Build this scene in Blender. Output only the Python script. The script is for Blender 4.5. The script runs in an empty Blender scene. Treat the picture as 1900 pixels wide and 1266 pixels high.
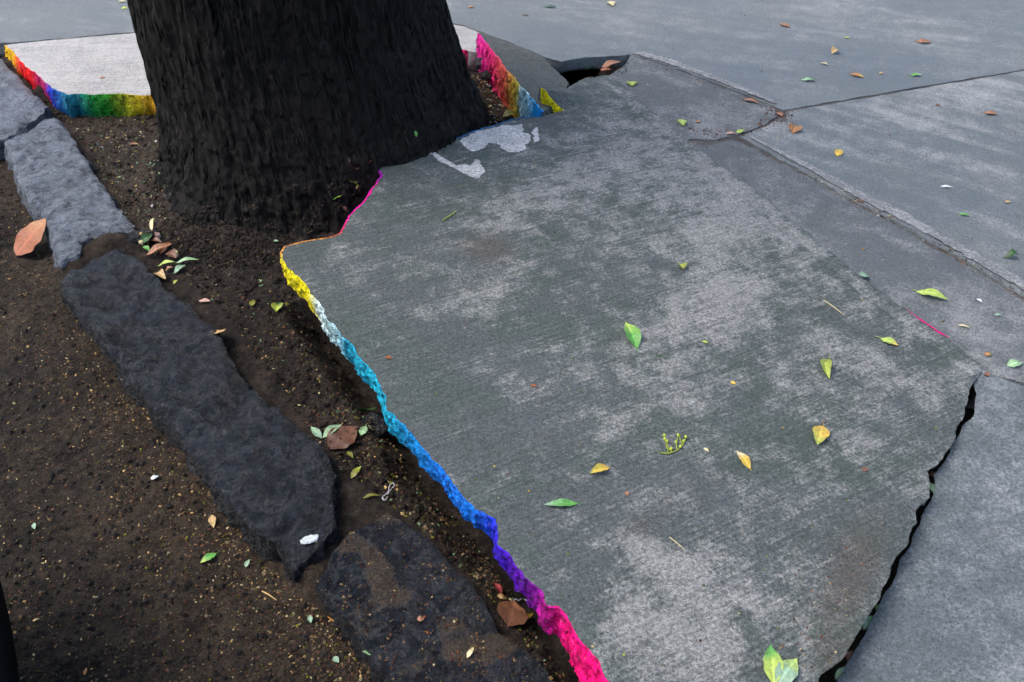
import bpy, math, random
import numpy as np
from mathutils import Vector, Matrix, noise
from mathutils.geometry import delaunay_2d_cdt
from mathutils.bvhtree import BVHTree
random.seed(7); rng = np.random.default_rng(7)
scene = bpy.context.scene; COL = scene.collection
R = math.radians

# ---------------------------------------------------------------- camera
PITCH, HC, FPX = 40.0, 1.5, 1847.0            # degrees down, height in metres, focal length in photo pixels
cd = bpy.data.cameras.new('camera'); cam = bpy.data.objects.new('camera', cd); COL.objects.link(cam)
cam.location = (0, 0, HC); cam.rotation_euler = (R(90 - PITCH), 0, 0)
cd.sensor_width = 36; cd.lens = 36 * FPX / 1900; cd.clip_start = .02; cd.clip_end = 500
cd.dof.use_dof = True; cd.dof.focus_distance = 2.1; cd.dof.aperture_fstop = 10
scene.camera = cam

# ---------------------------------------------------------------- light
SUN_EL, SUN_AZ = 60, -88                      # azimuth clockwise from +Y (view direction)
w = bpy.data.worlds.new('World'); scene.world = w; w.use_nodes = True
nt = w.node_tree; bg = nt.nodes['Background']
sky = nt.nodes.new('ShaderNodeTexSky'); sky.sky_type = 'NISHITA'; sky.sun_disc = False
sky.sun_elevation = R(SUN_EL); sky.sun_rotation = R(SUN_AZ); sky.air_density = 1.0; sky.dust_density = 4
nt.links.new(sky.outputs[0], bg.inputs[0]); bg.inputs[1].default_value = .15
sd = bpy.data.lights.new('sun', 'SUN'); sd.energy = .75; sd.angle = R(28); sd.color = (1, .95, .88)
so = bpy.data.objects.new('sun', sd); COL.objects.link(so)
dv = Vector((math.sin(R(SUN_AZ)) * math.cos(R(SUN_EL)), math.cos(R(SUN_AZ)) * math.cos(R(SUN_EL)), math.sin(R(SUN_EL))))
so.rotation_euler = dv.to_track_quat('Z', 'Y').to_euler(); so.location = dv * 20
scene.view_settings.view_transform = 'Standard'; scene.view_settings.look = 'None'
scene.view_settings.exposure = 0.92; scene.view_settings.gamma = 1

# ---------------------------------------------------------------- pixel <-> place
cp, sp = math.cos(R(PITCH)), math.sin(R(PITCH))
def ray(px, py):
    u, v = (px - 950) / FPX, (633 - py) / FPX
    return Vector((u, cp + v * sp, -sp + v * cp))
def at(px, py, z=0.):                          # place on the level z
    d = ray(px, py); t = (z - HC) / d.z
    return Vector((d.x * t, d.y * t, z))
def on(px, py, pl, dz=0.):                     # place on the plane z = a x + b y + c
    a, b, c = pl; d = ray(px, py); t = (c + dz - HC) / (d.z - a * d.x - b * d.y)
    return Vector((d.x * t, d.y * t, HC + d.z * t))
def proj(P):
    P = np.asarray(P, float); x, y, z = P[..., 0], P[..., 1], P[..., 2] - HC
    dep = y * cp - z * sp; up = y * sp + z * cp
    return np.stack([950 + FPX * x / dep, 633 - FPX * up / dep], -1)
def plane3(*pz):
    P = [at(*p) for p in pz]
    A = np.array([[p.x, p.y, 1] for p in P]); return tuple(np.linalg.solve(A, [p.z for p in P]))

# ---------------------------------------------------------------- helpers
def tag(o, label=None, cat=None, group=None, kind=None):
    for k, v in (('label', label), ('category', cat), ('group', group), ('kind', kind)):
        if v: o[k] = v
    return o
def mesh_obj(name, V, F, mat, parent=None, origin=(0, 0, 0), smooth=True, attrs=None, cols=None):
    o0 = np.array(origin, float)
    V = np.asarray(V, float) - o0
    me = bpy.data.meshes.new(name); me.from_pydata(V.tolist(), [], [list(f) for f in F])
    if smooth: me.polygons.foreach_set('use_smooth', [True] * len(me.polygons))
    for k, v in (attrs or {}).items():
        a = me.attributes.new(k, 'FLOAT', 'POINT'); a.data.foreach_set('value', np.asarray(v, np.float32))
    if cols is not None:
        a = me.attributes.new('col', 'FLOAT_COLOR', 'POINT')
        c = np.ones((len(V), 4), np.float32); c[:, :3] = cols; a.data.foreach_set('color', c.ravel())
    me.update(); o = bpy.data.objects.new(name, me); COL.objects.link(o)
    me.materials.append(mat)
    if parent: o.parent = parent
    else: o.location = o0
    return o
def fbm(x, y, z, s, oct=4):
    return noise.fractal(Vector((x * s, y * s, z * s)), 0.9, 2.1, oct)
def lin(r, g, b):
    f = lambda c: (c / 255 / 12.92 if c / 255 <= .04045 else ((c / 255 + .055) / 1.055) ** 2.4)
    return (f(r), f(g), f(b))

class G:                                       # small node-graph writer
    def __init__(s, name):
        s.m = bpy.data.materials.new(name); s.m.use_nodes = True; s.t = s.m.node_tree; s.b = s.t.nodes['Principled BSDF']
        s.co = s.t.nodes.new('ShaderNodeTexCoord').outputs['Object']
    def n(s, ty, **kw):
        nd = s.t.nodes.new(ty)
        for k, v in kw.items(): setattr(nd, k, v)
        return nd
    def put(s, sock, v):
        if isinstance(v, bpy.types.NodeSocket): s.t.links.new(v, sock)
        elif isinstance(v, (tuple, list)) and len(v) == 3 and sock.type == 'RGBA': sock.default_value = (*v, 1)
        else: sock.default_value = v
    def map(s, rot=0, sc=(1, 1, 1), loc=(0, 0, 0)):
        m0 = s.n('ShaderNodeMapping'); m0.vector_type = 'TEXTURE'; m0.inputs['Rotation'].default_value = (0, 0, rot)
        s.t.links.new(s.co, m0.inputs[0])
        m = s.n('ShaderNodeMapping'); m.inputs['Scale'].default_value = sc; m.inputs['Location'].default_value = loc
        s.t.links.new(m0.outputs[0], m.inputs[0]); return m.outputs[0]
    def noise(s, scale, det=5, rough=.6, vec=None, dist=0):
        nd = s.n('ShaderNodeTexNoise'); s.t.links.new(vec or s.co, nd.inputs['Vector'])
        nd.inputs['Scale'].default_value = scale; nd.inputs['Detail'].default_value = det
        nd.inputs['Roughness'].default_value = rough; nd.inputs['Distortion'].default_value = dist; return nd.outputs[0]
    def vor(s, scale, feat='F1', vec=None, out=0):
        nd = s.n('ShaderNodeTexVoronoi', feature=feat); s.t.links.new(vec or s.co, nd.inputs['Vector'])
        nd.inputs['Scale'].default_value = scale; return nd.outputs[out]
    def ma(s, op, a, b=0., c=0.):
        nd = s.n('ShaderNodeMath', operation=op); s.put(nd.inputs[0], a); s.put(nd.inputs[1], b); s.put(nd.inputs[2], c); return nd.outputs[0]
    def mr(s, v, a, b, c=0., d=1.):
        nd = s.n('ShaderNodeMapRange', interpolation_type='SMOOTHSTEP')
        for i, x in enumerate((v, a, b, c, d)): s.put(nd.inputs[i], x)
        return nd.outputs[0]
    def mix(s, f, a, b, bt='MIX'):
        nd = s.n('ShaderNodeMix', data_type='RGBA', blend_type=bt); s.put(nd.inputs[0], f); s.put(nd.inputs[6], a); s.put(nd.inputs[7], b); return nd.outputs[2]
    def attr(s, name, col=False):
        nd = s.n('ShaderNodeAttribute', attribute_name=name); return nd.outputs['Color' if col else 'Fac']
    def bump(s, h, dist, strength=1., prev=None):
        nd = s.n('ShaderNodeBump'); s.put(nd.inputs['Height'], h); nd.inputs['Distance'].default_value = dist
        nd.inputs['Strength'].default_value = strength
        if prev: s.t.links.new(prev, nd.inputs['Normal'])
        return nd.outputs[0]
    def fin(s, col, rough, nrm=None, spec=.5):
        s.put(s.b.inputs['Base Color'], col); s.put(s.b.inputs['Roughness'], rough); s.put(s.b.inputs['Specular IOR Level'], spec)
        if nrm: s.t.links.new(nrm, s.b.inputs['Normal'])
        return s.m
def scale_col(g, col, fac):                    # colour times a scalar field
    nd = g.n('ShaderNodeVectorMath', operation='SCALE'); g.put(nd.inputs[0], col); g.put(nd.inputs['Scale'], fac); return nd.outputs[0]

def concrete(name, dark, green, light, rot=0., patch=2.2, cut=(.42, .62), amp=(.55, .35, .35), streak=(5, 70), rough=.75, wear=False, bump=1., wgt=1., brush=.25, gr=1., mid=None, gcut=(.4, .65), brown=(.085, .062, .05)):
    g = G(name)
    big = g.noise(patch, 6, .62); med = g.noise(15, 11, .76, dist=.1); fine = g.noise(160, 5, .75); grain = g.noise(480, 3, .7)
    st = g.noise(1, 6, .65, g.map(rot, (streak[0], streak[1], 20)))
    br = g.noise(1, 3, .6, g.map(rot, (7, 200, 20)), .35)
    m = g.ma('MULTIPLY_ADD', g.ma('SUBTRACT', big, .5), amp[0] * 2, .5)
    m = g.ma('MULTIPLY_ADD', g.ma('SUBTRACT', med, .5), amp[1] * 2, m)
    m = g.ma('MULTIPLY_ADD', g.ma('SUBTRACT', st, .5), amp[2] * 2, m)
    m = g.ma('MULTIPLY_ADD', g.ma('SUBTRACT', br, .5), brush, m)
    m = g.ma('MULTIPLY_ADD', g.ma('SUBTRACT', fine, .5), .7, m)
    if wear: m = g.ma('MULTIPLY_ADD', g.attr('wear'), wgt, m)
    f = g.mr(m, cut[0], cut[1]); f = g.ma('MULTIPLY', f, g.mr(g.noise(60, 4, .7, g.map(0, (1, 1, 1), (5, 5, 5))), .3, .65, .55, 1.))
    tn = g.mr(g.noise(3.1, 5, .6, g.map(0, (1, 1, 1), (7, 3, 1))), gcut[0], gcut[1])
    base = g.mix(tn, dark, green)
    base = g.mix(g.mr(m, cut[0] - .22, cut[1] - .12, 0., .85), base, mid or tuple(.55 * a + .45 * b for a, b in zip(dark, light)))
    col = g.mix(f, base, light)
    col = scale_col(g, col, g.mr(g.ma('MULTIPLY_ADD', fine, .35, br), .5, .82, 1.0 - .45 * brush, 1.0 + .12 * brush))
    rust = g.mr(g.noise(9, 6, .7, g.map(0, (1, 1, 1), (3, 9, 2))), .6, .8, 0., .35)
    if wear: rust = g.ma('MAXIMUM', rust, g.mr(g.ma('MULTIPLY', g.attr('brown'), g.ma('ADD', fine, med)), .15, 1.1, 0., .75))
    col = g.mix(rust, col, brown)
    pits = g.mr(g.vor(95), .08, .28, .55, 1.)
    col = scale_col(g, col, g.ma('MULTIPLY', pits, g.ma('MULTIPLY', g.mr(grain, .3, .7, 1 - .5 * gr, 1 + .5 * gr), g.mr(fine, .32, .68, 1 - .38 * gr, 1 + .38 * gr))))
    h = g.ma('MULTIPLY_ADD', g.ma('ADD', st, g.ma('MULTIPLY', br, brush * 2.5)), 1.0, g.ma('MULTIPLY_ADD', fine, .9, g.ma('MULTIPLY', grain, .5)))
    nb = g.bump(h, .004 * bump, .8)
    nb = g.bump(med, .008 * bump, .5, nb)
    return g.fin(col, g.mr(fine, .3, .7, rough - .12, rough + .1), nb, .45)

def mat_paint():
    g = G('spray_paint'); c = g.attr('col', True)
    n1 = g.noise(45, 6, .7); n2 = g.noise(170, 5, .75); v = g.vor(60)
    n3 = g.noise(90, 6, .75, g.map(0, (1, 1, 1), (9, 1, 4)))
    k = g.ma('MULTIPLY', g.mr(n2, .32, .66, .55, 2.2), g.mr(n1, .3, .7, 1., 1.6))
    col = scale_col(g, c, k)
    col = g.mix(g.mr(n3, .56, .64, 0., .78), col, (.03, .031, .03))
    col = g.mix(g.mr(g.noise(130, 5, .75, g.map(0, (1, 1, 1), (2, 7, 4))), .6, .68, 0., .5), col, (.6, .66, .66))  # whitish specks painted in as highlights on the rough grain
    nb = g.bump(g.ma('ADD', n1, g.ma('MULTIPLY', n2, .9)), .022, 1.); nb = g.bump(v, .01, .7, nb)
    return g.fin(col, .6, nb, .3)
def mat_stone():
    g = G('basalt_kerb')
    big = g.noise(6, 6, .65); med = g.noise(34, 8, .74); fine = g.noise(210, 4, .75)
    st = g.noise(1, 7, .7, g.map(R(35), (11, 34, 20)), 1.2)
    rg = g.ma('ABSOLUTE', g.ma('SUBTRACT', g.noise(16, 6, .6, dist=.6), .5))
    col = g.mix(g.mr(big, .35, .65), (.005, .0068, .011), (.019, .0245, .035))
    col = g.mix(g.mr(g.ma('ADD', st, med), .95, 1.2, 0., .6), col, (.038, .045, .058))
    pale = g.mr(g.ma('ADD', g.attr('pale'), g.ma('MULTIPLY', g.ma('SUBTRACT', g.ma('ADD', st, med), 1.), 1.4)), .45, 1.1)
    col = g.mix(pale, col, (.26, .30, .36))  # sky sheen of the upper kerb stones painted in; small stones' own grey
    dirt = g.mr(g.ma('ADD', g.attr('dirt'), g.ma('ADD', g.ma('MULTIPLY', big, .5), g.ma('MULTIPLY', med, .8))), .94, 1.1)
    dcol = g.mix(g.mr(fine, .4, .65), (.022, .015, .009), (.09, .062, .038))
    col = g.mix(dirt, col, dcol); col = scale_col(g, col, g.mr(fine, .3, .7, .7, 1.3))
    h = g.ma('MULTIPLY_ADD', st, 1.2, g.ma('MULTIPLY_ADD', med, 1.3, g.ma('MULTIPLY', fine, .3)))
    nb = g.bump(h, .024, 1.); nb = g.bump(g.mr(rg, .0, .05), .005, .6, nb)
    return g.fin(col, g.mix(dirt, g.mr(med, .35, .65, .17, .33), (.9, .9, .9)), nb, .7)
def mat_bark():
    g = G('dark_bark')
    st = g.noise(1, 8, .75, g.map(0, (48, 48, 13)), .5); fine = g.noise(170, 6, .8); big = g.noise(5, 5)
    ck = g.vor(1, 'DISTANCE_TO_EDGE', g.map(0, (42, 42, 15)))
    col = g.mix(g.mr(st, .38, .66), (.0028, .0027, .003), (.024, .020, .0185))
    col = g.mix(g.mr(g.ma('ADD', big, fine), .95, 1.2, 0., .55), col, (.033, .026, .021))
    col = scale_col(g, col, g.mr(ck, .0, .14, .3, 1.))
    col = g.mix(g.mr(g.noise(1, 3, .7, g.map(0, (200, 200, 80))), .63, .72, 0., .8), col, (.12, .11, .105))  # small light flecks painted in as reflections on the bark
    nb = g.bump(g.ma('MULTIPLY_ADD', st, 1.6, fine), .035, 1.); nb = g.bump(g.mr(ck, 0., .2), .012, .8, nb)
    return g.fin(col, .75, nb, .35)
def mat_soil(name, a, b, c, thr=.62):
    g = G(name)
    big = g.noise(2.6, 6, .65); med = g.noise(40, 7, .75); fine = g.noise(260, 5, .8)
    col = g.mix(g.mr(g.ma('ADD', big, g.ma('MULTIPLY', med, .8)), .72, 1.1), a, b)
    col = g.mix(g.mr(g.ma('MULTIPLY_ADD', big, .25, fine), thr, thr + .13), col, c)
    v = g.vor(110); dk = g.mr(v, .1, .45, .72, 1.12)
    col = scale_col(g, col, g.ma('MULTIPLY', dk, g.mr(med, .3, .7, .6, 1.3)))
    nb = g.bump(g.ma('MULTIPLY_ADD', med, 1.2, fine), .012, .9); nb = g.bump(v, .006, .5, nb)
    return g.fin(col, .9, nb, .25)
def mat_col(name, rough=.5, spec=.4, n=True, bump=.001):
    g = G(name); c = g.attr('col', True)
    col = scale_col(g, c, g.mr(g.noise(140, 4, .7), .3, .7, .75, 1.25))
    return g.fin(col, rough, g.bump(g.noise(120, 3), bump, .6), spec)
def mat_plain(name, col, rough, spec=.5, metal=0.):
    g = G(name); c = scale_col(g, col, g.mr(g.noise(60, 4), .3, .7, .85, 1.15)); g.b.inputs['Metallic'].default_value = metal
    return g.fin(c, rough, g.bump(g.noise(90, 3), .0006, .5), spec)

BR = R(31)
M_slab = concrete('stained_concrete', (.086, .102, .105), (.068, .092, .082), (.285, .288, .28), rot=BR, wear=True, cut=(.54, 1.12), amp=(.42, 1.35, .30), wgt=.72, streak=(16, 90), brush=.42, mid=(.155, .170, .166), gcut=(.34, .6))
M_next = concrete('bluish_concrete', (.108, .134, .146), (.098, .122, .126), (.26, .285, .295), rot=BR, patch=3, gr=.75, brush=.1, cut=(.44, 1.0), amp=(.4, .9, .1))
M_far = concrete('smooth_pavement_concrete', (.130, .152, .164), (.145, .164, .168), (.31, .32, .315), rot=R(-18), patch=1.3, gr=.5, brush=.1, cut=(.52, 1.1), amp=(.7, .55, .45), streak=(1.6, 14), rough=.55, bump=.35)
M_right = concrete('streaked_pavement_concrete', (.120, .142, .152), (.142, .160, .158), (.34, .35, .34), rot=R(-38), patch=1.5, gr=.55, brush=.1, cut=(.42, .95), amp=(.8, .6, .6), streak=(1.5, 12), rough=.6, bump=.5)
M_strip = concrete('violet_grey_concrete', (.112, .125, .132), (.102, .118, .12), (.26, .268, .27), rot=R(-38), patch=2.6, gr=.7, brush=.1, cut=(.5, 1.), amp=(.6, .8, .3), streak=(3, 20))
M_pale = concrete('pale_concrete', (.29, .29, .285), (.34, .335, .325), (.45, .442, .43), rot=R(4), patch=3, gr=.45, cut=(.25, .7), amp=(.4, .5, .4), streak=(2, 22), bump=.6, brown=(.3, .28, .26))
M_moss = concrete('mossy_concrete', (.08, .088, .08), (.07, .086, .07), (.15, .155, .145), rot=R(10), patch=4, cut=(.5, .9), amp=(.4, .4, .2))
M_paint, M_stone, M_bark = mat_paint(), mat_stone(), mat_bark()
M_soil = mat_soil('dark_tree_pit_soil', (.018, .014, .0115), (.050, .038, .030), (.13, .10, .078), .66)
M_road = mat_soil('brown_road_dirt', (.019, .0158, .013), (.052, .037, .0245), (.13, .098, .066), .66)
M_leaf = mat_col('leaf_surface', .45, .45); M_bits = mat_col('litter_bits', .8, .25)
M_ground = mat_soil('packed_earth', (.02, .016, .012), (.04, .03, .02), (.08, .06, .04))

# ---------------------------------------------------------------- polygon tools
def resample(P, step, closed=True):
    P = [Vector(p) for p in P]; out = []; src = []
    n = len(P)
    for i in range(n if closed else n - 1):
        a, b = P[i], P[(i + 1) % n]; L = (b - a).length; k = max(1, int(round(L / step)))
        for j in range(k): out.append(a.lerp(b, j / k)); src.append(i + j / k)
    return out, src
def sdist(X, poly):                            # signed distance (inside > 0) of points X (n,2) to a closed polygon
    poly = np.asarray(poly, float)[:, :2]; X = np.asarray(X, float); d = np.full(len(X), 1e9); ins = np.zeros(len(X), bool)
    n = len(poly)
    for i in range(n):
        a, b = poly[i], poly[(i + 1) % n]; ab = b - a; L = ab @ ab + 1e-12
        t = np.clip(((X - a) @ ab) / L, 0, 1); q = X - a - t[:, None] * ab; d = np.minimum(d, np.hypot(q[:, 0], q[:, 1]))
        c = (a[1] > X[:, 1]) != (b[1] > X[:, 1])
        xi = a[0] + (X[:, 1] - a[1]) * (b[0] - a[0]) / (b[1] - a[1] + 1e-15); ins ^= c & (X[:, 0] < xi)
    return np.where(ins, d, -d)
def lined(X, line):                            # distance to an open line
    line = np.asarray([(p[0], p[1]) for p in line], float); d = np.full(len(X), 1e9)
    for a, b in zip(line[:-1], line[1:]):
        ab = b - a; t = np.clip(((X - a) @ ab) / (ab @ ab), 0, 1); q = X - a - t[:, None] * ab; d = np.minimum(d, np.hypot(q[:, 0], q[:, 1]))
    return d

def slab(name, outline, zf, thick, mat, grid=.012, edge=.008, jit=.0025, rough=.0015, drop=.0015, sidejit=.006,
         paint=None, wearf=None, rows=5, parent=None, kind_attrs=None, hi=None, lean=0., zpost=None, wav=.25, outjit=None):
    """outline: list of Vector (world, on the top). Returns (object, painted_edge or None).
    paint: list of segments [(start outline index, end outline index, [(outline position, colour), ...]), ...]"""
    B, S = resample(outline, edge); n = len(B)
    A = sum(B[i].x * B[(i + 1) % n].y - B[(i + 1) % n].x * B[i].y for i in range(n))
    if A < 0:
        B = B[::-1]; S = S[::-1]
    out = []
    for i in range(n):
        t = (B[(i + 1) % n] - B[i - 1]); nx, ny = t.y, -t.x; L = math.hypot(nx, ny) or 1
        k = jit * 2 * (fbm(B[i].x, B[i].y, 3, 18, 4))
        out.append((nx / L, ny / L)); B[i] = Vector((B[i].x + nx / L * k, B[i].y + ny / L * k, B[i].z))
    bp = np.array([(p.x, p.y) for p in B]); lo, hi_ = bp.min(0), bp.max(0)
    gx, gy = np.meshgrid(np.arange(lo[0], hi_[0], grid), np.arange(lo[1], hi_[1], grid)); I = np.stack([gx.ravel(), gy.ravel()], 1)
    I += (rng.random(I.shape) - .5) * grid * .5
    I = I[sdist(I, bp) > grid * .55]
    pts = [Vector((p[0], p[1])) for p in bp] + [Vector((p[0], p[1])) for p in I]
    res = delaunay_2d_cdt(pts, [], [list(range(n))], 1, 1e-7)
    V2, F = res[0], [list(f) for f in res[2]]
    vx = np.array([(v.x, v.y) for v in V2]); N = len(vx)
    dd = sdist(vx, bp); dd = np.abs(dd)
    Z = np.array([zf(x, y) for x, y in vx])
    H = np.array([rough * (fbm(x, y, 0, 14, 3) + .5 * fbm(x, y, 5, 70, 3)) for x, y in vx])
    Z = Z + H - drop * np.exp(-dd / .003)
    if zpost is not None: Z = Z + zpost(vx, dd)
    P = np.column_stack([vx, Z])
    # map boundary index -> output vertex
    from mathutils.kdtree import KDTree
    kd = KDTree(N)
    for i in range(N): kd.insert((vx[i, 0], vx[i, 1], 0), i)
    kd.balance(); bi = [kd.find((p[0], p[1], 0))[1] for p in bp]
    verts = [tuple(p) for p in P]; faces = list(F); rings = [bi]
    ringpos = [[Vector(P[i]) for i in bi]]
    for r in range(1, rows + 1):
        f = r / rows; ring = []; rp = []
        for i in range(n):
            x, y = bp[i]; th = thick(x, y) if callable(thick) else thick
            k = sidejit * (.5 * fbm(x, y, f * .07 + 1, 16, 3) + .8 * noise.noise(Vector((x * 70, y * 70, f * 5))) + .65 * noise.noise(Vector((x * 170, y * 170, f * 12))) + .3 * math.sin(f * math.pi)) + (lean(x, y) if callable(lean) else lean) * f
            p = Vector((x + out[i][0] * k, y + out[i][1] * k, P[bi[i]][2] - th * f * (1 + wav * noise.noise(Vector((x * 7, y * 7, 2))))))
            rp.append(p); ring.append(len(verts)); verts.append(tuple(p))
        rings.append(ring); ringpos.append(rp)
    def painted(i):
        s, s2 = S[i], S[(i + 1) % n]
        return any(a <= s < b and a <= s2 <= b + 1e-6 for a, b, _ in (paint or []))
    for r in range(rows):
        for i in range(n):
            j = (i + 1) % n
            if painted(i): continue
            faces.append([rings[r][i], rings[r + 1][i], rings[r + 1][j], rings[r][j]])
    faces.append(rings[-1][::-1])
    at_ = {}
    V = np.array(verts)
    if wearf is not None:
        q = proj(V); wv, bv = wearf(q[:, 0], q[:, 1], V, np.concatenate([dd, np.zeros(len(V) - N)])); at_ = {'wear': wv, 'brown': bv}
    elif kind_attrs is not None:
        q = proj(V); at_ = kind_attrs(q[:, 0], q[:, 1], V)
    org = (float(bp[:, 0].mean()), float(bp[:, 1].mean()), float(V[:, 2].min()))
    o = mesh_obj(name, V, faces, mat, parent, org, attrs=at_)
    key = set()
    for i in range(n): key.add((min(bi[i], bi[(i + 1) % n]), max(bi[i], bi[(i + 1) % n])))
    ev = np.zeros(len(o.data.edges) * 2, np.int32); o.data.edges.foreach_get('vertices', ev); ev = ev.reshape(-1, 2)
    sh = [(min(a, b), max(a, b)) in key for a, b in ev.tolist()]
    sa = o.data.attributes.get('sharp_edge') or o.data.attributes.new('sharp_edge', 'BOOLEAN', 'EDGE'); sa.data.foreach_set('value', sh)
    pe = None
    if paint:
        pv, pf, pc = [], [], []; stops_all = paint
        for a, b, stops in stops_all:
            idx = [i for i in range(n) if a <= S[i] < b]
            # keep loop order contiguous
            st = [i for i in idx if (i - 1) % n not in idx]
            order = []; i = st[0] if st else idx[0]
            while i in idx: order.append(i); i = (i + 1) % n; 
            order.append(i % n)
            base = len(pv); W = rows + 2
            sp_ = [s[0] for s in stops]; sc = np.array([s[1] for s in stops])
            for q in order:
                s = min(max(S[q], a), b) if (S[q] >= a - 2 and S[q] <= b + 2) else (a if abs(S[(q - 1) % n] - a) < abs(S[(q - 1) % n] - b) else b)
                s += .12 * noise.noise(Vector((bp[q][0] * 30, bp[q][1] * 30, 0)))
                c = [np.interp(s, sp_, sc[:, k]) for k in range(3)]
                x, y = bp[q]; wi = .0025 + .0035 * max(0, noise.noise(Vector((x * 60, y * 60, 4))) + .2)
                p0 = ringpos[0][q]
                pv.append((x - out[q][0] * wi, y - out[q][1] * wi, p0.z + drop * .6)); pc.append(c)
                pv.append((p0.x + out[q][0] * .0012, p0.y + out[q][1] * .0012, p0.z + .0012)); pc.append(c)
                for r in range(1, rows + 1):
                    pp = ringpos[r][q]; pv.append((pp.x + out[q][0] * .001, pp.y + out[q][1] * .001, pp.z)); pc.append(c)
            for k in range(len(order) - 1):
                for r in range(W - 1):
                    A0 = base + k * W + r; pf.append([A0, A0 + 1, A0 + W + 1, A0 + W])
        pe = mesh_obj('painted_edge', pv, pf, M_paint, o, org, cols=np.array(pc))
    return o, pe

# ---------------------------------------------------------------- heights
Z_PAV, Z_PALE = .10, .095
PLS = plane3((1820, 680, .112), (1160, 150, .110), (620, 600, .195))
def pl(x, y, P=PLS): return P[0] * x + P[1] * y + P[2]

# main slab: outline in photo pixels, clockwise in the picture from the lower left
apex = on(1001, 167, PLS, .055)
_a, _b = on(1007, 214, PLS), on(1044, 204, PLS); _t = (_b - _a).normalized()
def lift(x, y):
    s_ = _t.x * (y - _a.y) - _t.y * (x - _a.x)
    return .062 * max(0., min(1., s_ / .035)) * max(0., 1 - math.hypot(x - apex.x, y - apex.y) / .17)
SL = [(1440, 1560), (1330, 1560), (1225, 1420), (1128, 1266), (1100, 1221), (1068, 1183), (1053, 1157), (1033, 1128), (1013, 1122), (1001, 1099), (967, 1073),
      (949, 1044), (938, 1027), (923, 1010), (923, 987), (917, 964), (897, 952), (878, 946), (844, 907), (817, 870), (786, 836),
      (754, 790), (735, 776), (716, 761), (711, 735), (701, 710), (684, 683), (663, 657), (641, 630), (625, 613), (606, 592),
      (591, 560), (574, 544), (557, 519), (537, 502), (524, 482), (522, 468), (528, 457), (551, 452), (594, 442), (619, 438),
      (631, 431), (642, 408), (656, 391), (679, 368), (693, 345), (707, 325), (698, 306), (716, 300), (736, 286), (764, 277),
      (796, 268), (844, 256), (898, 238), (956, 224), (1007, 214), (1044, 204), (1001, 167, 1), (1020, 162, .7), (1056, 153, .2), (1088, 143), (1129, 138),
      (1160, 158), (1205, 200), (1262, 246), (1320, 292), (1386, 340), (1464, 404), (1491, 424), (1555, 476), (1603, 516), (1678, 570), (1759, 627), (1818, 674),
      (1818, 688), (1803, 709), (1797, 746), (1786, 770), (1776, 797), (1763, 828), (1749, 851), (1724, 877), (1725, 900), (1724, 921),
      (1698, 951), (1701, 968), (1678, 1016), (1664, 1036), (1634, 1101), (1617, 1138), (1589, 1182), (1559, 1220), (1525, 1254), (1490, 1330)]
SLW = [on(p[0], p[1], PLS, .055 * (p[2] if len(p) > 2 else 0)) for p in SL]
ix = {p[:2]: i for i, p in enumerate(SL)}
C = {k: lin(*v) for k, v in dict(pink=(255, 0, 120), hot=(235, 0, 115), mag=(175, 10, 130), pur=(85, 5, 140), vio=(70, 10, 185), roy=(25, 50, 220), blu=(10, 110, 215),
     cya=(10, 135, 195), tea=(20, 160, 190), tea2=(25, 140, 170), pal=(150, 190, 200), whi=(190, 210, 205), yel=(222, 208, 15), ora=(205, 140, 70),
     sal=(205, 70, 80), mg2=(225, 20, 150), pu2=(165, 20, 180), nav=(60, 30, 140), bl2=(40, 110, 170)).items()}
def stops(*a): return [(ix[(x, y)], C[c]) for x, y, c in a]
PAINT_MAIN = [(0, ix[(1007, 214)], stops((1440, 1560, 'pink'), (1128, 1266, 'pink'), (1053, 1157, 'hot'), (1013, 1122, 'mag'), (967, 1073, 'pur'), (938, 1027, 'vio'), (917, 964, 'roy'),
     (878, 946, 'blu'), (817, 870, 'blu'), (754, 790, 'cya'), (716, 761, 'tea'), (684, 683, 'tea'), (641, 630, 'tea2'), (625, 613, 'pal'), (591, 560, 'whi'),
     (574, 544, 'yel'), (524, 482, 'yel'), (522, 468, 'ora'), (594, 442, 'ora'), (631, 431, 'sal'), (642, 408, 'mg2'), (693, 345, 'mg2'), (707, 325, 'pu2'),
     (716, 300, 'pu2'), (764, 277, 'nav'), (844, 256, 'bl2'), (1007, 214, 'bl2'))),
     (ix[(1044, 204)], ix[(1044, 204)] + 1, [(ix[(1044, 204)], C['yel']), (ix[(1044, 204)] + 1, C['yel'])])]
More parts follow.
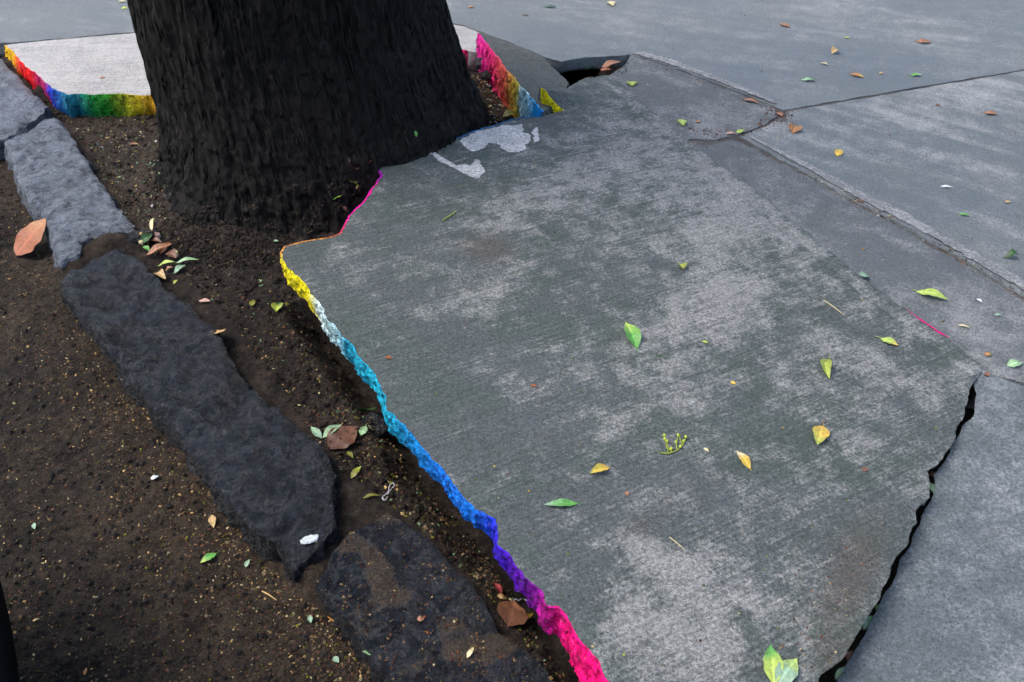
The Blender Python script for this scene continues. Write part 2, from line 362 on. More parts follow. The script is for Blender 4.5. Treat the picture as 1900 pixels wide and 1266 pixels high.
BLOB = [(1120, 400, 200, 110, -20, .14), (1400, 480, 160, 130, 40, .16), (1180, 280, 160, 60, 10, .12), (1240, 1100, 150, 130, 40, .1), (1010, 365, 150, 35, -20, .45), (915, 530, 85, 35, -25, .5), (1310, 480, 120, 80, -50, .42), (1350, 560, 80, 50, 0, .35), (1290, 330, 90, 30, 30, .3),
        (1130, 790, 70, 28, -35, .4), (1110, 740, 60, 25, -30, .3), (1190, 1010, 75, 18, 35, .55), (1250, 1070, 60, 40, 45, .65), (1225, 1190, 80, 70, 40, .65), (1300, 1130, 60, 90, 30, .3),
        (790, 580, 60, 22, -10, .35), (1570, 790, 50, 45, 30, .3), (1600, 690, 50, 25, 40, .3), (1450, 1130, 70, 50, 40, .3), (1250, 620, 130, 60, -30, .22),
        (1480, 470, 90, 30, 40, .25), (1160, 230, 90, 40, 10, .28), (640, 480, 50, 25, -20, .22), (1090, 660, 60, 25, -30, .25), (1180, 1130, 30, 50, 0, .3), (1330, 1240, 60, 40, 0, .35),
        (1250, 740, 60, 30, 20, .2), (1500, 900, 90, 40, -10, .12), (1700, 720, 60, 30, 30, .1), (1390, 380, 70, 30, 35, .25),
        (800, 740, 130, 90, 40, -.25), (740, 430, 120, 50, -20, -.12), (960, 640, 120, 60, -20, -.15), (1430, 840, 160, 80, -20, -.15), (1100, 560, 80, 40, 0, -.1), (1000, 900, 120, 70, 40, -.2), (560, 470, 40, 25, 0, -.3)]
BRN = [(905, 460, 60, 30, 0, .8), (1560, 1120, 60, 100, 30, .55), (1300, 900, 80, 60, 0, .35), (1190, 980, 60, 40, 0, .5), (1020, 820, 50, 40, 0, .35), (1600, 1000, 60, 90, 20, .5), (1560, 1240, 60, 50, 0, .5)]
def blobs(x, y, L):
    w_ = np.zeros_like(x)
    for cx, cy, rx, ry, a, k in L:
        a = R(a); dx, dy = x - cx, y - cy; u = (dx * math.cos(a) + dy * math.sin(a)) / rx; v = (-dx * math.sin(a) + dy * math.cos(a)) / ry
        w_ += k * np.exp(-(u * u + v * v) * .8)
    return w_
RE = [SLW[i] for i in range(ix[(1129, 138)], ix[(1818, 674)] + 1)]
def main_wear(x, y, V, dd):
    d = lined(V[:, :2], RE); w_ = blobs(x, y, BLOB) + .16 * ((d < .045) & (d > .004)) + .1 * (np.exp(-((d - .045) / .006) ** 2))
    return w_, blobs(x, y, BRN)
def main_post(vx, dd):
    d = lined(vx, RE)
    return -.0035 * np.exp(-((d - .05) / .006) ** 2) - .002 * (d < .05)
def main_th(x, y):
    return .058 + .02 * max(0, min(1, (1.02 - y) / .25)) + (.02 if x > apex.x - .05 and y > 2.6 else 0)
def main_lean(x, y):
    if x > .2: return -.05
    return .015 * max(0, min(1, (.98 - y) / .2)) - .006
slab_o, _ = slab('pavement_slab', SLW, lambda x, y: pl(x, y) + lift(x, y), main_th, M_slab, grid=.0085, edge=.0045, jit=.0032, rough=.0016, sidejit=.0085,
                 paint=PAINT_MAIN, wearf=main_wear, rows=10, lean=main_lean, zpost=main_post)
tag(slab_o, 'large tilted grey concrete slab with rainbow sprayed broken edge beside the tree', 'slab')

# ---------------------------------------------------------------- other pavement
def poly(px, z): return [at(x, y, z) for x, y in px]
def flat(z): return lambda x, y: z
nxt = poly([(1824, 686), (1812, 712), (1809, 764), (1788, 790), (1770, 817), (1764, 840), (1733, 880), (1732, 917), (1704, 972), (1673, 1040), (1651, 1087), (1620, 1148),
            (1592, 1193), (1555, 1262), (1462, 1450), (1420, 1570), (2050, 1570), (2500, 1250), (2300, 860), (2060, 790), (1900, 716)], .106)
nx_o, _ = slab('pavement_slab', nxt, flat(.106), .07, M_next, grid=.02, edge=.007, jit=.003, rough=.002, lean=-.05)
tag(nx_o, 'level bluish grey slab at the lower right, across the wide black crack', 'slab')

pale = [(8, 84), (22, 96), (48, 124), (72, 142), (88, 158), (104, 170), (122, 176), (140, 173), (180, 176), (230, 175), (300, 178), (420, 150), (600, 110), (760, 84), (800, 84), (850, 92), (868, 95), (893, 96), (915, 72), (890, 59), (862, 48), (836, 38), (600, 44), (270, 54), (120, 66)]
paleW = poly(pale, Z_PALE)
pc = {k: lin(*v) for k, v in dict(yo=(225, 175, 20), red=(230, 10, 20), mar=(165, 5, 85), blu=(30, 45, 175), b2=(5, 80, 150), tea=(0, 105, 125), gre=(0, 125, 45), g2=(35, 125, 20), yel=(165, 150, 5), ora=(200, 130, 10), pk=(190, 0, 90)).items()}
pal_o, _ = slab('pavement_slab', paleW, flat(Z_PALE), lambda x, y: float(np.interp(x, [-1.8, -1.35], [.05, .085])), M_pale, grid=.025, edge=.008, jit=.004, sidejit=.012, rows=5, wav=.1,
    paint=[(0, 16, [(0, pc['yo']), (1, pc['yo']), (1.6, pc['red']), (2.3, pc['red']), (3, pc['mar']), (3.7, pc['mar']), (4.2, pc['blu']), (5, pc['b2']), (6.2, pc['tea']), (7, pc['tea']), (7.7, pc['gre']), (8.4, pc['g2']), (9.3, pc['yel']), (10, pc['ora']), (13, pc['pk']), (16, pc['pk'])])])
tag(pal_o, 'pale whitish slab behind the tree with red, blue, green and yellow sprayed front edge', 'slab')

# small raised piece behind the trunk
PLT = plane3((885, 65, .165), (1003, 208, .150), (1056, 154, .125))
tpx = [(1006, 208), (978, 173), (947, 138), (887, 61), (905, 66), (932, 75), (976, 90), (1010, 108), (1030, 128), (1046, 143), (1057, 155), (1040, 185)]
tW = [on(x, y, PLT) for x, y in tpx]
til_o, _ = slab('pavement_slab', tW, lambda x, y: pl(x, y, PLT), .125, M_moss, grid=.014, edge=.004, jit=.003, sidejit=.011, rows=9, wav=.05,
    lean=-.0, paint=[(0, 3, [(0, lin(5, 125, 215)), (.5, lin(20, 150, 220)), (.9, lin(150, 210, 230)), (1.25, lin(170, 205, 210)), (1.5, lin(200, 190, 70)), (1.9, lin(235, 170, 70)), (2.2, lin(255, 95, 90)), (2.5, lin(255, 50, 125)), (3, lin(255, 40, 180))])])
tag(til_o, 'small mossy broken slab behind the trunk, end sprayed pink, orange and blue', 'slab')

far_px = [(1452, 204), (1440, 198), (1392, 178), (1300, 143), (1240, 121), (1190, 106), (1166, 101), (1100, 106), (1042, 113), (1010, 104), (960, 84), (905, 63), (862, 46), (836, 42), (600, 46), (270, 57), (120, 70), (-30, 82), (-420, 20)]
fw = poly(far_px, Z_PAV) + [Vector((-5, 4.2, Z_PAV)), Vector((-7, 9, Z_PAV)), Vector((9, 9, Z_PAV)), Vector((6, 4.2, Z_PAV))] + poly([(2600, 8), (1900, 128)], Z_PAV)
far_o, _ = slab('pavement', fw, flat(Z_PAV), .045, M_far, grid=.07, edge=.03, jit=.002, rough=.003, sidejit=.004); tag(far_o, kind='structure')
rw = poly([(1458, 207), (1900, 131), (2600, 12), (2700, 600), (2300, 700), (1900, 549), (1840, 512), (1740, 455), (1660, 408), (1590, 374), (1500, 322), (1372, 252), (1420, 236), (1440, 224), (1462, 228)], Z_PAV + .002)
ro, _ = slab('pavement', rw, flat(Z_PAV + .002), .045, M_right, grid=.05, edge=.02, jit=.002, rough=.003, sidejit=.003); tag(ro, kind='structure')
sw = poly([(1366, 254), (1500, 324), (1588, 376), (1656, 410), (1736, 456.5), (1836, 513.5), (1898, 551.5), (2300, 705), (2300, 850), (2060, 782), (1900, 708), (1820, 684), (1753, 634), (1672, 576), (1597, 522), (1549, 482), (1485, 430), (1458, 410), (1380, 345), (1314, 297), (1280, 268), (1330, 262)], Z_PAV)
so_, _ = slab('pavement', sw, flat(Z_PAV), .045, M_strip, grid=.03, edge=.01, jit=.0015, rough=.002, sidejit=.003, zpost=lambda v, d: -.004 * np.exp(-d / .03)); tag(so_, kind='structure')
s4 = poly([(1172, 103), (1189, 107.5), (1239, 123), (1299, 145), (1390, 180), (1437, 200), (1443, 213), (1428, 227), (1370, 249), (1330, 259), (1276, 258), (1258, 250), (1201, 203), (1156, 161), (1127, 142), (1160, 120)], Z_PAV - .0004)
s4o, _ = slab('pavement_slab', s4, flat(Z_PAV - .0004), .045, M_strip, grid=.02, edge=.008, jit=.003, rough=.003, sidejit=.003)
tag(s4o, 'small violet grey slab piece behind the big slab, beside the dark hole', 'slab')
M_bed = concrete('dirty_joint_fill', (.07, .062, .058), (.085, .075, .07), (.19, .175, .16), patch=14, cut=(.4, .8), amp=(.5, .6, .1))
bed = poly([(1200, 110), (1440, 190), (1900, 116), (2600, 0), (2700, 600), (2400, 800), (2060, 782), (1905, 712), (1830, 684), (1750, 634), (1668, 578), (1593, 524), (1481, 434), (1376, 352), (1310, 304), (1252, 258), (1195, 212), (1150, 164), (1160, 140), (1180, 118)], Z_PAV - .005)
bo, _ = slab('pavement_bed', bed, flat(Z_PAV - .005), .03, M_bed, grid=.05, edge=.02, jit=.001, rough=.001); tag(bo, kind='structure')
# pale border rim of the far pavement along the small piece
def ribbon(name, pts, widths, z, mat, parent, origin, colv=None, h=.0):
    V, F, Cc = [], [], []
    P, s = resample(pts, .006, closed=False); P.append(Vector(pts[-1])); s.append(len(pts) - 1)
    for i, p in enumerate(P):
        t = (P[min(i + 1, len(P) - 1)] - P[max(i - 1, 0)]).normalized(); n_ = Vector((-t.y, t.x, 0))
        w_ = np.interp(s[i], range(len(widths)), widths) * (1 + .5 * noise.noise(p * 80))
        for k, zz in ((-1, 0), (0, h), (1, 0)):
            q = p + n_ * w_ * k; V.append((q.x, q.y, z(q.x, q.y) + .0022 + zz)); Cc.append(colv or (.5, .5, .5))
    for i in range(len(P) - 1):
        for k in (0, 1): a = i * 3 + k; F.append([a, a + 1, a + 4, a + 3])
    return mesh_obj(name, V, F, mat, parent, origin, cols=np.array(Cc))
ribbon('paint_streak', [at(x, y, Z_PAV) for x, y in ((1678, 573), (1700, 590), (1722, 604), (1742, 618), (1760, 628))], [.0005, .0028, .0018, .003, .0008], flat(Z_PAV), M_paint, slab_o, slab_o.location, lin(215, 15, 120), .001)

M_band = concrete('worn_pale_rim', (.2, .21, .215), (.22, .23, .235), (.36, .365, .37), rot=R(-30), patch=8, cut=(.4, .9), amp=(.5, .8, .3))
ribbon('worn_rim', [at(x, y, Z_PAV) for x, y in ((1172, 99), (1192, 101), (1243, 115), (1303, 137), (1396, 173), (1440, 192))], [.006, .014, .018, .014, .012, .006], flat(Z_PAV), M_band, far_o, far_o.location, None, .0012)
ribbon('worn_rim', [at(x, y, Z_PAV) for x, y in ((1392, 256), (1504, 313), (1594, 364), (1664, 397), (1745, 443), (1846, 500), (1912, 540))], [.004, .012, .016, .02, .014, .018, .016], flat(Z_PAV + .002), M_band, ro, ro.location, None, .0012)

# white cement splashes on the slab
M_splash = concrete('dried_cement', (.42, .43, .43), (.36, .37, .38), (.58, .58, .57), rot=0, patch=9, cut=(.35, .8), amp=(.5, .9, .2), bump=.5)
def splash(px):
    P = [on(x, y, PLS) for x, y in px]; B, _ = resample(P, .004)
    pts = []
    for p in B:
        k = .006 * fbm(p.x, p.y, 8, 60, 4); k2 = .006 * fbm(p.x, p.y, 18, 60, 4); pts.append(Vector((p.x + k, p.y + k2)))
    r = delaunay_2d_cdt(pts, [], [list(range(len(pts)))], 1, 1e-7)
    d = BVH_S
    V = []
    for v in r[0]:
        h = d.ray_cast(Vector((v.x, v.y, 1)), Vector((0, 0, -1)))[0]; V.append((v.x, v.y, (h.z if h else pl(v.x, v.y)) + .0012))
    return mesh_obj('cement_splash', V, [list(f) for f in r[2]], M_splash, slab_o, slab_o.location)
def bvh(objs):
    V, F = [], []
    for o in objs:
        k = len(V); off = o.matrix_basis.translation
        if o.parent: off = o.parent.matrix_basis.translation + o.matrix_basis.translation
        V += [v.co + off for v in o.data.vertices]; F += [[i + k for i in p.vertices] for p in o.data.polygons if len(p.vertices) < 200]
    return BVHTree.FromPolygons(V, F)
BVH_S = bvh([slab_o])
splash([(850, 262), (880, 246), (935, 234), (968, 232), (972, 246), (985, 250), (984, 262), (975, 268), (978, 276), (960, 284), (945, 283), (930, 276), (922, 268), (905, 266), (898, 276), (884, 281), (872, 280), (862, 272)])
splash([(796, 284), (806, 284), (830, 298), (848, 308), (862, 304), (872, 308), (882, 296), (890, 296), (894, 306), (900, 320), (888, 332), (872, 328), (856, 320), (838, 310), (815, 300)])
splash([(990, 238), (998, 236), (999, 262), (992, 266), (990, 250)])

# ---------------------------------------------------------------- trunk
TCY = 2.66
def tplane(px, py):
    d = ray(px, py); t = TCY / d.y; return d.x * t, HC + d.z * t
prof = []
for py, xl, xr in ((0, 248, 820), (60, 264, 838), (120, 280, 858), (180, 291, 880), (230, 298, 900), (290, 302, 925), (340, 300, 945)):
    (x1, z1), (x2, z2) = tplane(xl, py), tplane(xr, py); prof.append(((z1 + z2) / 2, (x1 + x2) / 2, (x2 - x1) / 2 * .955))
prof.sort(); pz, pcx, pr = [np.array(a) for a in zip(*prof)]
pz = np.append(pz, [1.2, 3., 6.]); pcx = np.append(pcx, [pcx[-1] - .02, pcx[-1] - .1, pcx[-1] - .2]); pr = np.append(pr, [pr[-1] * .93, pr[-1] * .8, pr[-1] * .62])
TCX = float(pcx[0])
NT = 620; zs = np.concatenate([np.linspace(-.12, .9, 230), np.linspace(.93, 1.8, 30), np.linspace(2, 6, 14)])
roots = [(R(200), .13), (R(235), .16), (R(285), .10), (R(160), .10), (R(330), .12), (R(20), .1), (R(90), .12)]
TV = []
for z in zs:
    cx = np.interp(z, pz, pcx); r0 = np.interp(z, pz, pr)
    for i in range(NT):
        th = 2 * math.pi * i / NT; c_, s_ = math.cos(th), math.sin(th)
        r = r0 + .010 * math.sin(3 * th + 1) + .006 * math.sin(7 * th + z * 3)
        fl = math.exp(-max(0, z - .0) / .06)
        for a, k in roots:
            dth = (th - a + math.pi) % (2 * math.pi) - math.pi; r += k * .42 * fl * math.exp(-(dth / .2) ** 2)
        r += .03 * fl
        if z < 1.8:
            wx = .35 * noise.noise(Vector((c_ * 3, s_ * 3, z * 6))); wz = .5 * noise.noise(Vector((c_ * 8, s_ * 8, z * 5 + 9)))
            rd = 1 - abs(noise.noise(Vector((c_ * 17 + wx, s_ * 17, z * 3.6 + wz)))) * 2.4
            rd2 = 1 - abs(noise.noise(Vector((c_ * 30, s_ * 30, z * 8 + 5)))) * 2.2
            low = max(0, 1 - z / .32)
            lump = noise.noise(Vector((c_ * 11, s_ * 11, z * 22))) + .6 * noise.noise(Vector((c_ * 26, s_ * 26, z * 55)))
            r += .007 * rd * (1 - .5 * low) + .0045 * rd2 + (.003 + .015 * low) * lump
        TV.append((cx + c_ * r, TCY + s_ * r, z))
TF = []
for k in range(len(zs) - 1):
    for i in range(NT):
        j = (i + 1) % NT; TF.append([k * NT + i, k * NT + j, (k + 1) * NT + j, (k + 1) * NT + i])
TF.append([(len(zs) - 1) * NT + i for i in range(NT)])
tree = bpy.data.objects.new('tree', None); COL.objects.link(tree); tree.location = (TCX, TCY, 0)
tag(tree, 'thick black barked street tree growing between kerb and broken slabs', 'tree')
trunk = mesh_obj('trunk', TV, TF, M_bark, tree, (TCX, TCY, 0))

# ---------------------------------------------------------------- soil and road
kl = [at(x, y, .0) for x, y in ((-300, -120), (0, 170), (60, 240), (170, 400), (330, 620), (520, 900), (700, 1120), (900, 1330), (1150, 1700))]
klp = [(p.x, p.y) for p in kl]
def road_side(X):                               # True on the street side of the kerb
    ys = np.array([p[1] for p in klp][::-1]); xs = np.array([p[0] for p in klp][::-1])
    return X[:, 0] < np.interp(X[:, 1], ys, xs)
mainp = np.array([(p.x, p.y) for p in SLW])
def zground(X):
    z = np.array([.010 * fbm(x, y, 0, 3.5, 3) + .006 * fbm(x, y, 2, 16, 4) + .003 * fbm(x, y, 4, 60, 3) for x, y in X])
    rd = road_side(X); dk = lined(X, klp)
    soil = .022 + .0 * dk
    dT = np.hypot(X[:, 0] - TCX, X[:, 1] - TCY)
    soil = soil + .03 * np.exp(-np.maximum(dT - .5, 0) / .07)
    soil = soil - .12 * np.clip((X[:, 0] - .03) / .08, 0, 1) * (X[:, 1] > 2.3)
    s = sdist(X, mainp); soil = soil - (.055 + .04 * np.clip((X[:, 1] - 1.25) / .4, 0, 1)) * np.clip((s + .015) / .07, 0, 1)
    f = np.clip(dk / .10, 0, 1)
    out = np.where(rd, 0., soil * f)
    for px, py, zz, rad, h in ((186, 452, .04, .075, .047), (226, 440, .04, .05, .03), (130, 482, .03, .05, .03), (40, 238, .04, .05, .03), (575, 1062, .04, .05, .042), (612, 1000, .04, .04, .03), (1142, 122, .07, .06, .155), (1110, 136, .05, .05, .08), (20, 110, .05, .08, .04), (75, 165, .05, .05, .035)):
        c = at(px, py, zz); out = out + h * np.exp(-((X[:, 0] - c.x) ** 2 + (X[:, 1] - c.y) ** 2) / rad ** 2)
    return z + out
gs = .009
gx, gy = np.arange(-2.6, .75, gs), np.arange(.35, 3.7, gs)
XX, YY = np.meshgrid(gx, gy); X = np.stack([XX.ravel(), YY.ravel()], 1)
ok = (proj(np.column_stack([X, np.zeros(len(X))])))
vis = (ok[:, 0] > -350) & (ok[:, 0] < 1350) & (ok[:, 1] < 1650)
ZG = np.full(len(X), -.02); ZG[vis] = zground(X[vis])
nxg = len(gx); idx = np.arange(len(X)).reshape(len(gy), nxg)
a_, b_, c_, d_ = idx[:-1, :-1].ravel(), idx[:-1, 1:].ravel(), idx[1:, 1:].ravel(), idx[1:, :-1].ravel()
quad = np.stack([a_, b_, c_, d_], 1); keep = vis[quad].all(1)
ctr = X[quad].mean(1); side = road_side(ctr); deep = sdist(ctr, mainp) > .22
def sub(name, msk, mat):
    q = quad[msk]; u, inv = np.unique(q, return_inverse=True); inv = inv.reshape(q.shape)
    return mesh_obj(name, np.column_stack([X[u], ZG[u]]), inv.tolist(), mat)
road = tag(sub('road', keep & side, M_road), kind='structure')
soil = tag(sub('soil', keep & ~side & ~deep, M_soil), kind='structure')
gnd = tag(mesh_obj('ground', [(-60, -60, -.14), (60, -60, -.14), (60, 60, -.14), (-60, 60, -.14)], [(0, 1, 2, 3)], M_ground), kind='structure')

# ---------------------------------------------------------------- kerb stones
def kerb(px, z, label, pale=0., dirt=None, tilt=0., amp=1., seed=0, dirtk=0.):  # pale paints a bluish sky reflection into the stone colour
    P = [at(x, y, z) for x, y in px]
    cx = sum(p.x for p in P) / len(P)
    zf = lambda x, y: z + tilt * (x - cx)
    P = [Vector((p.x, p.y, zf(p.x, p.y))) for p in P]
    def post(v, d):
        h = np.array([.007 * fbm(x + seed, y, 0, 7, 3) + .006 * fbm(x, y + seed, 3, 18, 5) + .0015 * fbm(x, y + seed, 3, 75, 3) - .006 * max(0, noise.noise(Vector((x * 13 + seed, y * 13, 5))) - .1) * 3 + .004 * abs(noise.noise(Vector((x * 25 + y * 12, y * 9, seed)))) for x, y in v])
        h = h + np.array([.0035 * math.tanh(7 * noise.noise(Vector((x * 9 + seed, y * 9, 1)))) + .0025 * math.tanh(8 * noise.noise(Vector((x * 24, y * 24 + seed, 2)))) for x, y in v])
        chip = np.array([max(0, noise.noise(Vector((x * 20, y * 20, seed + 3)))) for x, y in v])
        return h * amp - (.003 + .018 * chip) * np.exp(-d / .008)
    def at_(x, y, V):
        dv_ = blobs(x, y, dirt) if dirt else np.zeros_like(x)
        return {'pale': np.full(len(x), pale), 'dirt': dv_ + dirtk}
    o, _ = slab('kerb_stone', P, zf, .10, M_stone, grid=.007, edge=.006, jit=.0035, rough=.0015, drop=.004, sidejit=.014, rows=6, zpost=post, kind_attrs=at_)
    return tag(o, label, 'kerb stone', 'rough basalt kerb stones along the road')
kerb([(-330, -110), (-250, -160), (-140, -60), (-10, 60), (-8, 72), (-60, 110), (-150, 90), (-250, -20)], .07, 'kerb stone with painted grey sky sheen cut off by the left picture edge', 1., seed=9)
kerb([(-4, 100), (38, 146), (66, 172), (86, 192), (80, 206), (8, 250), (-30, 268), (-120, 190), (-150, 120), (-90, 60), (-30, 84)], .065, 'kerb stone with painted pale sky sheen at the top left below the rainbow edged pale slab', 1.05, seed=1)
kerb([(8, 264), (40, 240), (84, 218), (112, 218), (140, 264), (182, 330), (240, 408), (248, 424), (214, 432), (166, 436), (150, 446), (146, 464), (106, 472), (78, 402), (40, 350)], .062, 'bluish grey kerb stone with pale sky sheen painted on top beside the big orange leaf', .92, [(230, 430, 50, 14, -20, .3), (160, 440, 30, 20, 0, .3)], seed=2)
kerb([(110, 514), (130, 494), (172, 474), (222, 450), (262, 482), (304, 530), (345, 560), (360, 572), (396, 600), (432, 668), (470, 720), (520, 762), (590, 822), (622, 872), (612, 915), (624, 978), (545, 1062), (512, 1008), (462, 976), (402, 902), (332, 802), (246, 706), (180, 620), (122, 548)],
     .062, 'longest dark kerb stone with a pointed lower end and small white spot', .0, [(236, 510, 14, 26, 30, .3), (370, 720, 50, 40, 0, .12)], tilt=.02, amp=1.5, seed=3)
kerb([(716, 946), (758, 970), (800, 1004), (868, 1070), (902, 1120), (930, 1162), (960, 1190), (992, 1210), (1044, 1275), (1150, 1420), (1000, 1560), (860, 1420), (700, 1230), (640, 1142), (584, 1082), (612, 1030), (650, 984)],
     .055, 'kerb stone at the bottom patched with brown dirt and crumbs', .0, [(705, 1060, 50, 25, 60, .5), (735, 1110, 40, 20, 0, .3), (680, 1150, 30, 50, 20, .3), (930, 1190, 70, 14, -10, .8), (880, 1210, 60, 20, 0, .5), (840, 1160, 30, 20, 0, .4), (1000, 1330, 100, 60, 0, .3), (720, 960, 50, 14, 0, .4), (640, 1010, 40, 20, 0, .3), (760, 1240, 30, 20, 0, .3)], amp=.7, seed=4, dirtk=.12)

# small stones wedged by the kerb and under the slab
def rock(px, py, rx, ry, rz, ang, label, mat=M_stone, cols=None, name='stone', z=.03, pale=0., amp=1.):
    c = at(px, py, z); V, F = [], []; nu, nv = 40, 22
    for j in range(nv + 1):
        for i in range(nu):
            th, ph = 2 * math.pi * i / nu, math.pi * j / nv - math.pi / 2
            d = Vector((math.cos(th) * math.cos(ph), math.sin(th) * math.cos(ph), math.sin(ph)))
            k = 1 + amp * (.22 * noise.noise(d * 1.8 + Vector((px, py, 0))) + .12 * noise.noise(d * 6 + Vector((px, 0, 0))))
            x, y, zz = d.x * rx * k, d.y * ry * k, d.z * rz * k
            ca, sa = math.cos(R(ang)), math.sin(R(ang)); V.append((c.x + x * ca - y * sa, c.y + x * sa + y * ca, c.z + zz))
    for j in range(nv):
        for i in range(nu): F.append([j * nu + i, j * nu + (i + 1) % nu, (j + 1) * nu + (i + 1) % nu, (j + 1) * nu + i])
    o = mesh_obj(name, V, F, mat, None, c, attrs={'pale': [pale] * len(V), 'dirt': [0.] * len(V)}, cols=None if cols is None else np.tile(np.array(cols), (len(V), 1)))
    return tag(o, label, 'stone')
rock(694, 792, .035, .03, .03, 0, 'rounded dark blue stone under the blue painted edge', z=.0)
rock(262, 440, .05, .022, .02, 25, 'flat dark stone wedged between kerb stones and trunk', z=.035)
rock(892, 118, .022, .02, .02, 0, 'small grey lump of rubble beside the pink painted edge', z=.075, pale=.7)
rock(905, 140, .026, .02, .016, 30, 'bluish grey stone in the gap right of the trunk', z=.07, pale=.5)

# ---------------------------------------------------------------- parked car wheel at the lower left
def lathe(name, prof, axis_o, rot, mat, parent, n=72, closed=False):
    V, F = [], []
    for i in range(n):
        a = 2 * math.pi * i / n
        for (r, y) in prof: V.append((r * math.cos(a), y, r * math.sin(a)))
    m = len(prof)
    for i in range(n):
        for k in range(m if closed else m - 1): F.append([i * m + k, i * m + (k + 1) % m, ((i + 1) % n) * m + (k + 1) % m, ((i + 1) % n) * m + k])
    return mesh_obj(name, V, F, mat, parent)
M_rub = mat_plain('tyre_rubber', (.003, .003, .0035), .6, .1); M_rim = mat_plain('wheel_metal', (.004, .004, .005), .6, .15, 0.)
wheel = bpy.data.objects.new('car_wheel', None); COL.objects.link(wheel)
WP = at(44, 1290, .0); wdir = R(111)
WHEEL_LOC = (-.86, .765, .30); wheel.location = WHEEL_LOC; wheel.rotation_euler = (0, 0, wdir)
tag(wheel, 'black car tyre cut off by the lower left picture corner', 'wheel')
tp = [(.2, -.085), (.215, -.1), (.25, -.105), (.275, -.095), (.292, -.075), (.297, -.045), (.291, -.043), (.291, -.037), (.298, -.035), (.299, 0), (.298, .035), (.291, .037), (.291, .043), (.297, .045), (.292, .075), (.275, .095), (.25, .105), (.215, .1), (.2, .085)]
lathe('tyre', tp, None, 0, M_rub, wheel, closed=True)
lathe('rim', [(.0, -.05), (.06, -.06), (.07, -.04), (.16, -.055), (.185, -.085), (.2, -.09), (.205, 0), (.2, .09), (.185, .085), (.16, .0), (.0, .0)], None, 0, M_rim, wheel)

# ---------------------------------------------------------------- litter
solid = [o for o in scene.objects if o.type == 'MESH' and o.parent is None] + [trunk] + [o for o in scene.objects if o.name.startswith('painted_edge')]
T_ = bvh(solid)
CAMP = Vector((0, 0, HC))
def hit(px, py):
    h, n_, i, d = T_.ray_cast(CAMP, ray(px, py).normalized())
    if h is None: h = at(px, py, .0); n_ = Vector((0, 0, 1))
    if n_.z < 0: n_ = -n_
    return h, n_
def down(x, y):
    h, n_, i, d = T_.ray_cast(Vector((x, y, .6)), Vector((0, 0, -1))); return h
LC = {k: lin(*v) for k, v in dict(green=(95, 165, 70), lime=(175, 200, 85), pale=(150, 190, 140), mint=(135, 170, 140), dgreen=(55, 95, 45), yellow=(215, 180, 60), ygreen=(165, 180, 60), orange=(178, 122, 66),
      rust=(158, 84, 40), tan=(200, 165, 110), brown=(120, 80, 60), terra=(165, 112, 78), red=(150, 50, 55), white=(215, 220, 220), cream=(215, 200, 150), dbrown=(88, 55, 36), olive=(120, 120, 35), pink=(190, 150, 135)).items()}
def leaf(p0, p1, wr, c, label, c2=None, curl=.12, fold=.15, stem=.14, cat='leaf', bend=.0, group=None, lift_=.0015, shape=.85, zz=None, pw=1.05):
    A, na = hit(*p0); B, nb = hit(*p1)
    if zz is not None: A, B = at(*p0, zz), at(*p1, zz + .004)
    X_ = B - A; L = X_.length
    if L > .25 or L < .003:
        pp = CAMP.lerp(A, 1); B = A + Vector((.03, .0, 0)); X_ = B - A; L = .03
    if A.z < .085: lift_ += .004
    N_ = (na + nb + Vector((0, 0, 1.2))).normalized(); X_ = X_.normalized(); Y_ = N_.cross(X_).normalized(); N_ = X_.cross(Y_)
    V, F, Cc = [], [], []; nu, nv = 18, 8; W = wr * L / 2
    c1 = np.array(LC[c]); c2 = np.array(LC[c2]) if c2 else c1 * (.85, .9, .8)
    g1, g2 = c1.mean(), c2.mean(); c1 = (c1 * .92 + g1 * .08) * .84; c2 = (c2 * .92 + g2 * .08) * .84; curl = curl * random.uniform(.8, 1.8)
    for i in range(nu + 1):
        u = i / nu; wd = W * (math.sin(math.pi * u ** shape) ** pw) * (1.05 - .1 * u) + .0004
        for j in range(nv + 1):
            v = j / nv * 2 - 1; x = (stem + (1 - stem) * u) * L
            y = v * wd + bend * L * math.sin(math.pi * u) + .04 * wd * math.sin(u * 24 + v)
            z = lift_ + curl * L * (.5 - .5 * math.cos(2 * math.pi * u)) * .5 + abs(v) * fold * wd + .05 * wd * math.sin(u * 19) * v * v + curl * L * .35 * u * u
            q = A + X_ * x + Y_ * y + N_ * z; V.append(tuple(q))
            k = max(0, min(1, (u - .45) * 2.2 + .6 * noise.noise(q * 60)))
            cc = c1 * (1 - k) + c2 * k; mid = math.exp(-(v / .13) ** 2); cc = cc * (1 + .45 * mid) * (1 - .12 * (math.sin(u * 55 + abs(v) * 8) > .8))
            Cc.append(cc * (.92 + .16 * random.random()))
    for i in range(nu):
        for j in range(nv): a = i * (nv + 1) + j; F.append([a, a + 1, a + nv + 2, a + nv + 1])
    o = mesh_obj('fallen_leaf', V, F, M_leaf, None, A, cols=np.array(Cc))
    tag(o, label, cat, group)
    if stem > .02 and L > .03:
        pts = [A + X_ * (stem * L * 1.1 * t) + N_ * (lift_ + .002 * t) + Y_ * (.03 * L * math.sin(2 * t)) for t in (0, .35, .7, 1)]
        tube('stem', pts, .0008, c1 * .9, o, A)
    return o
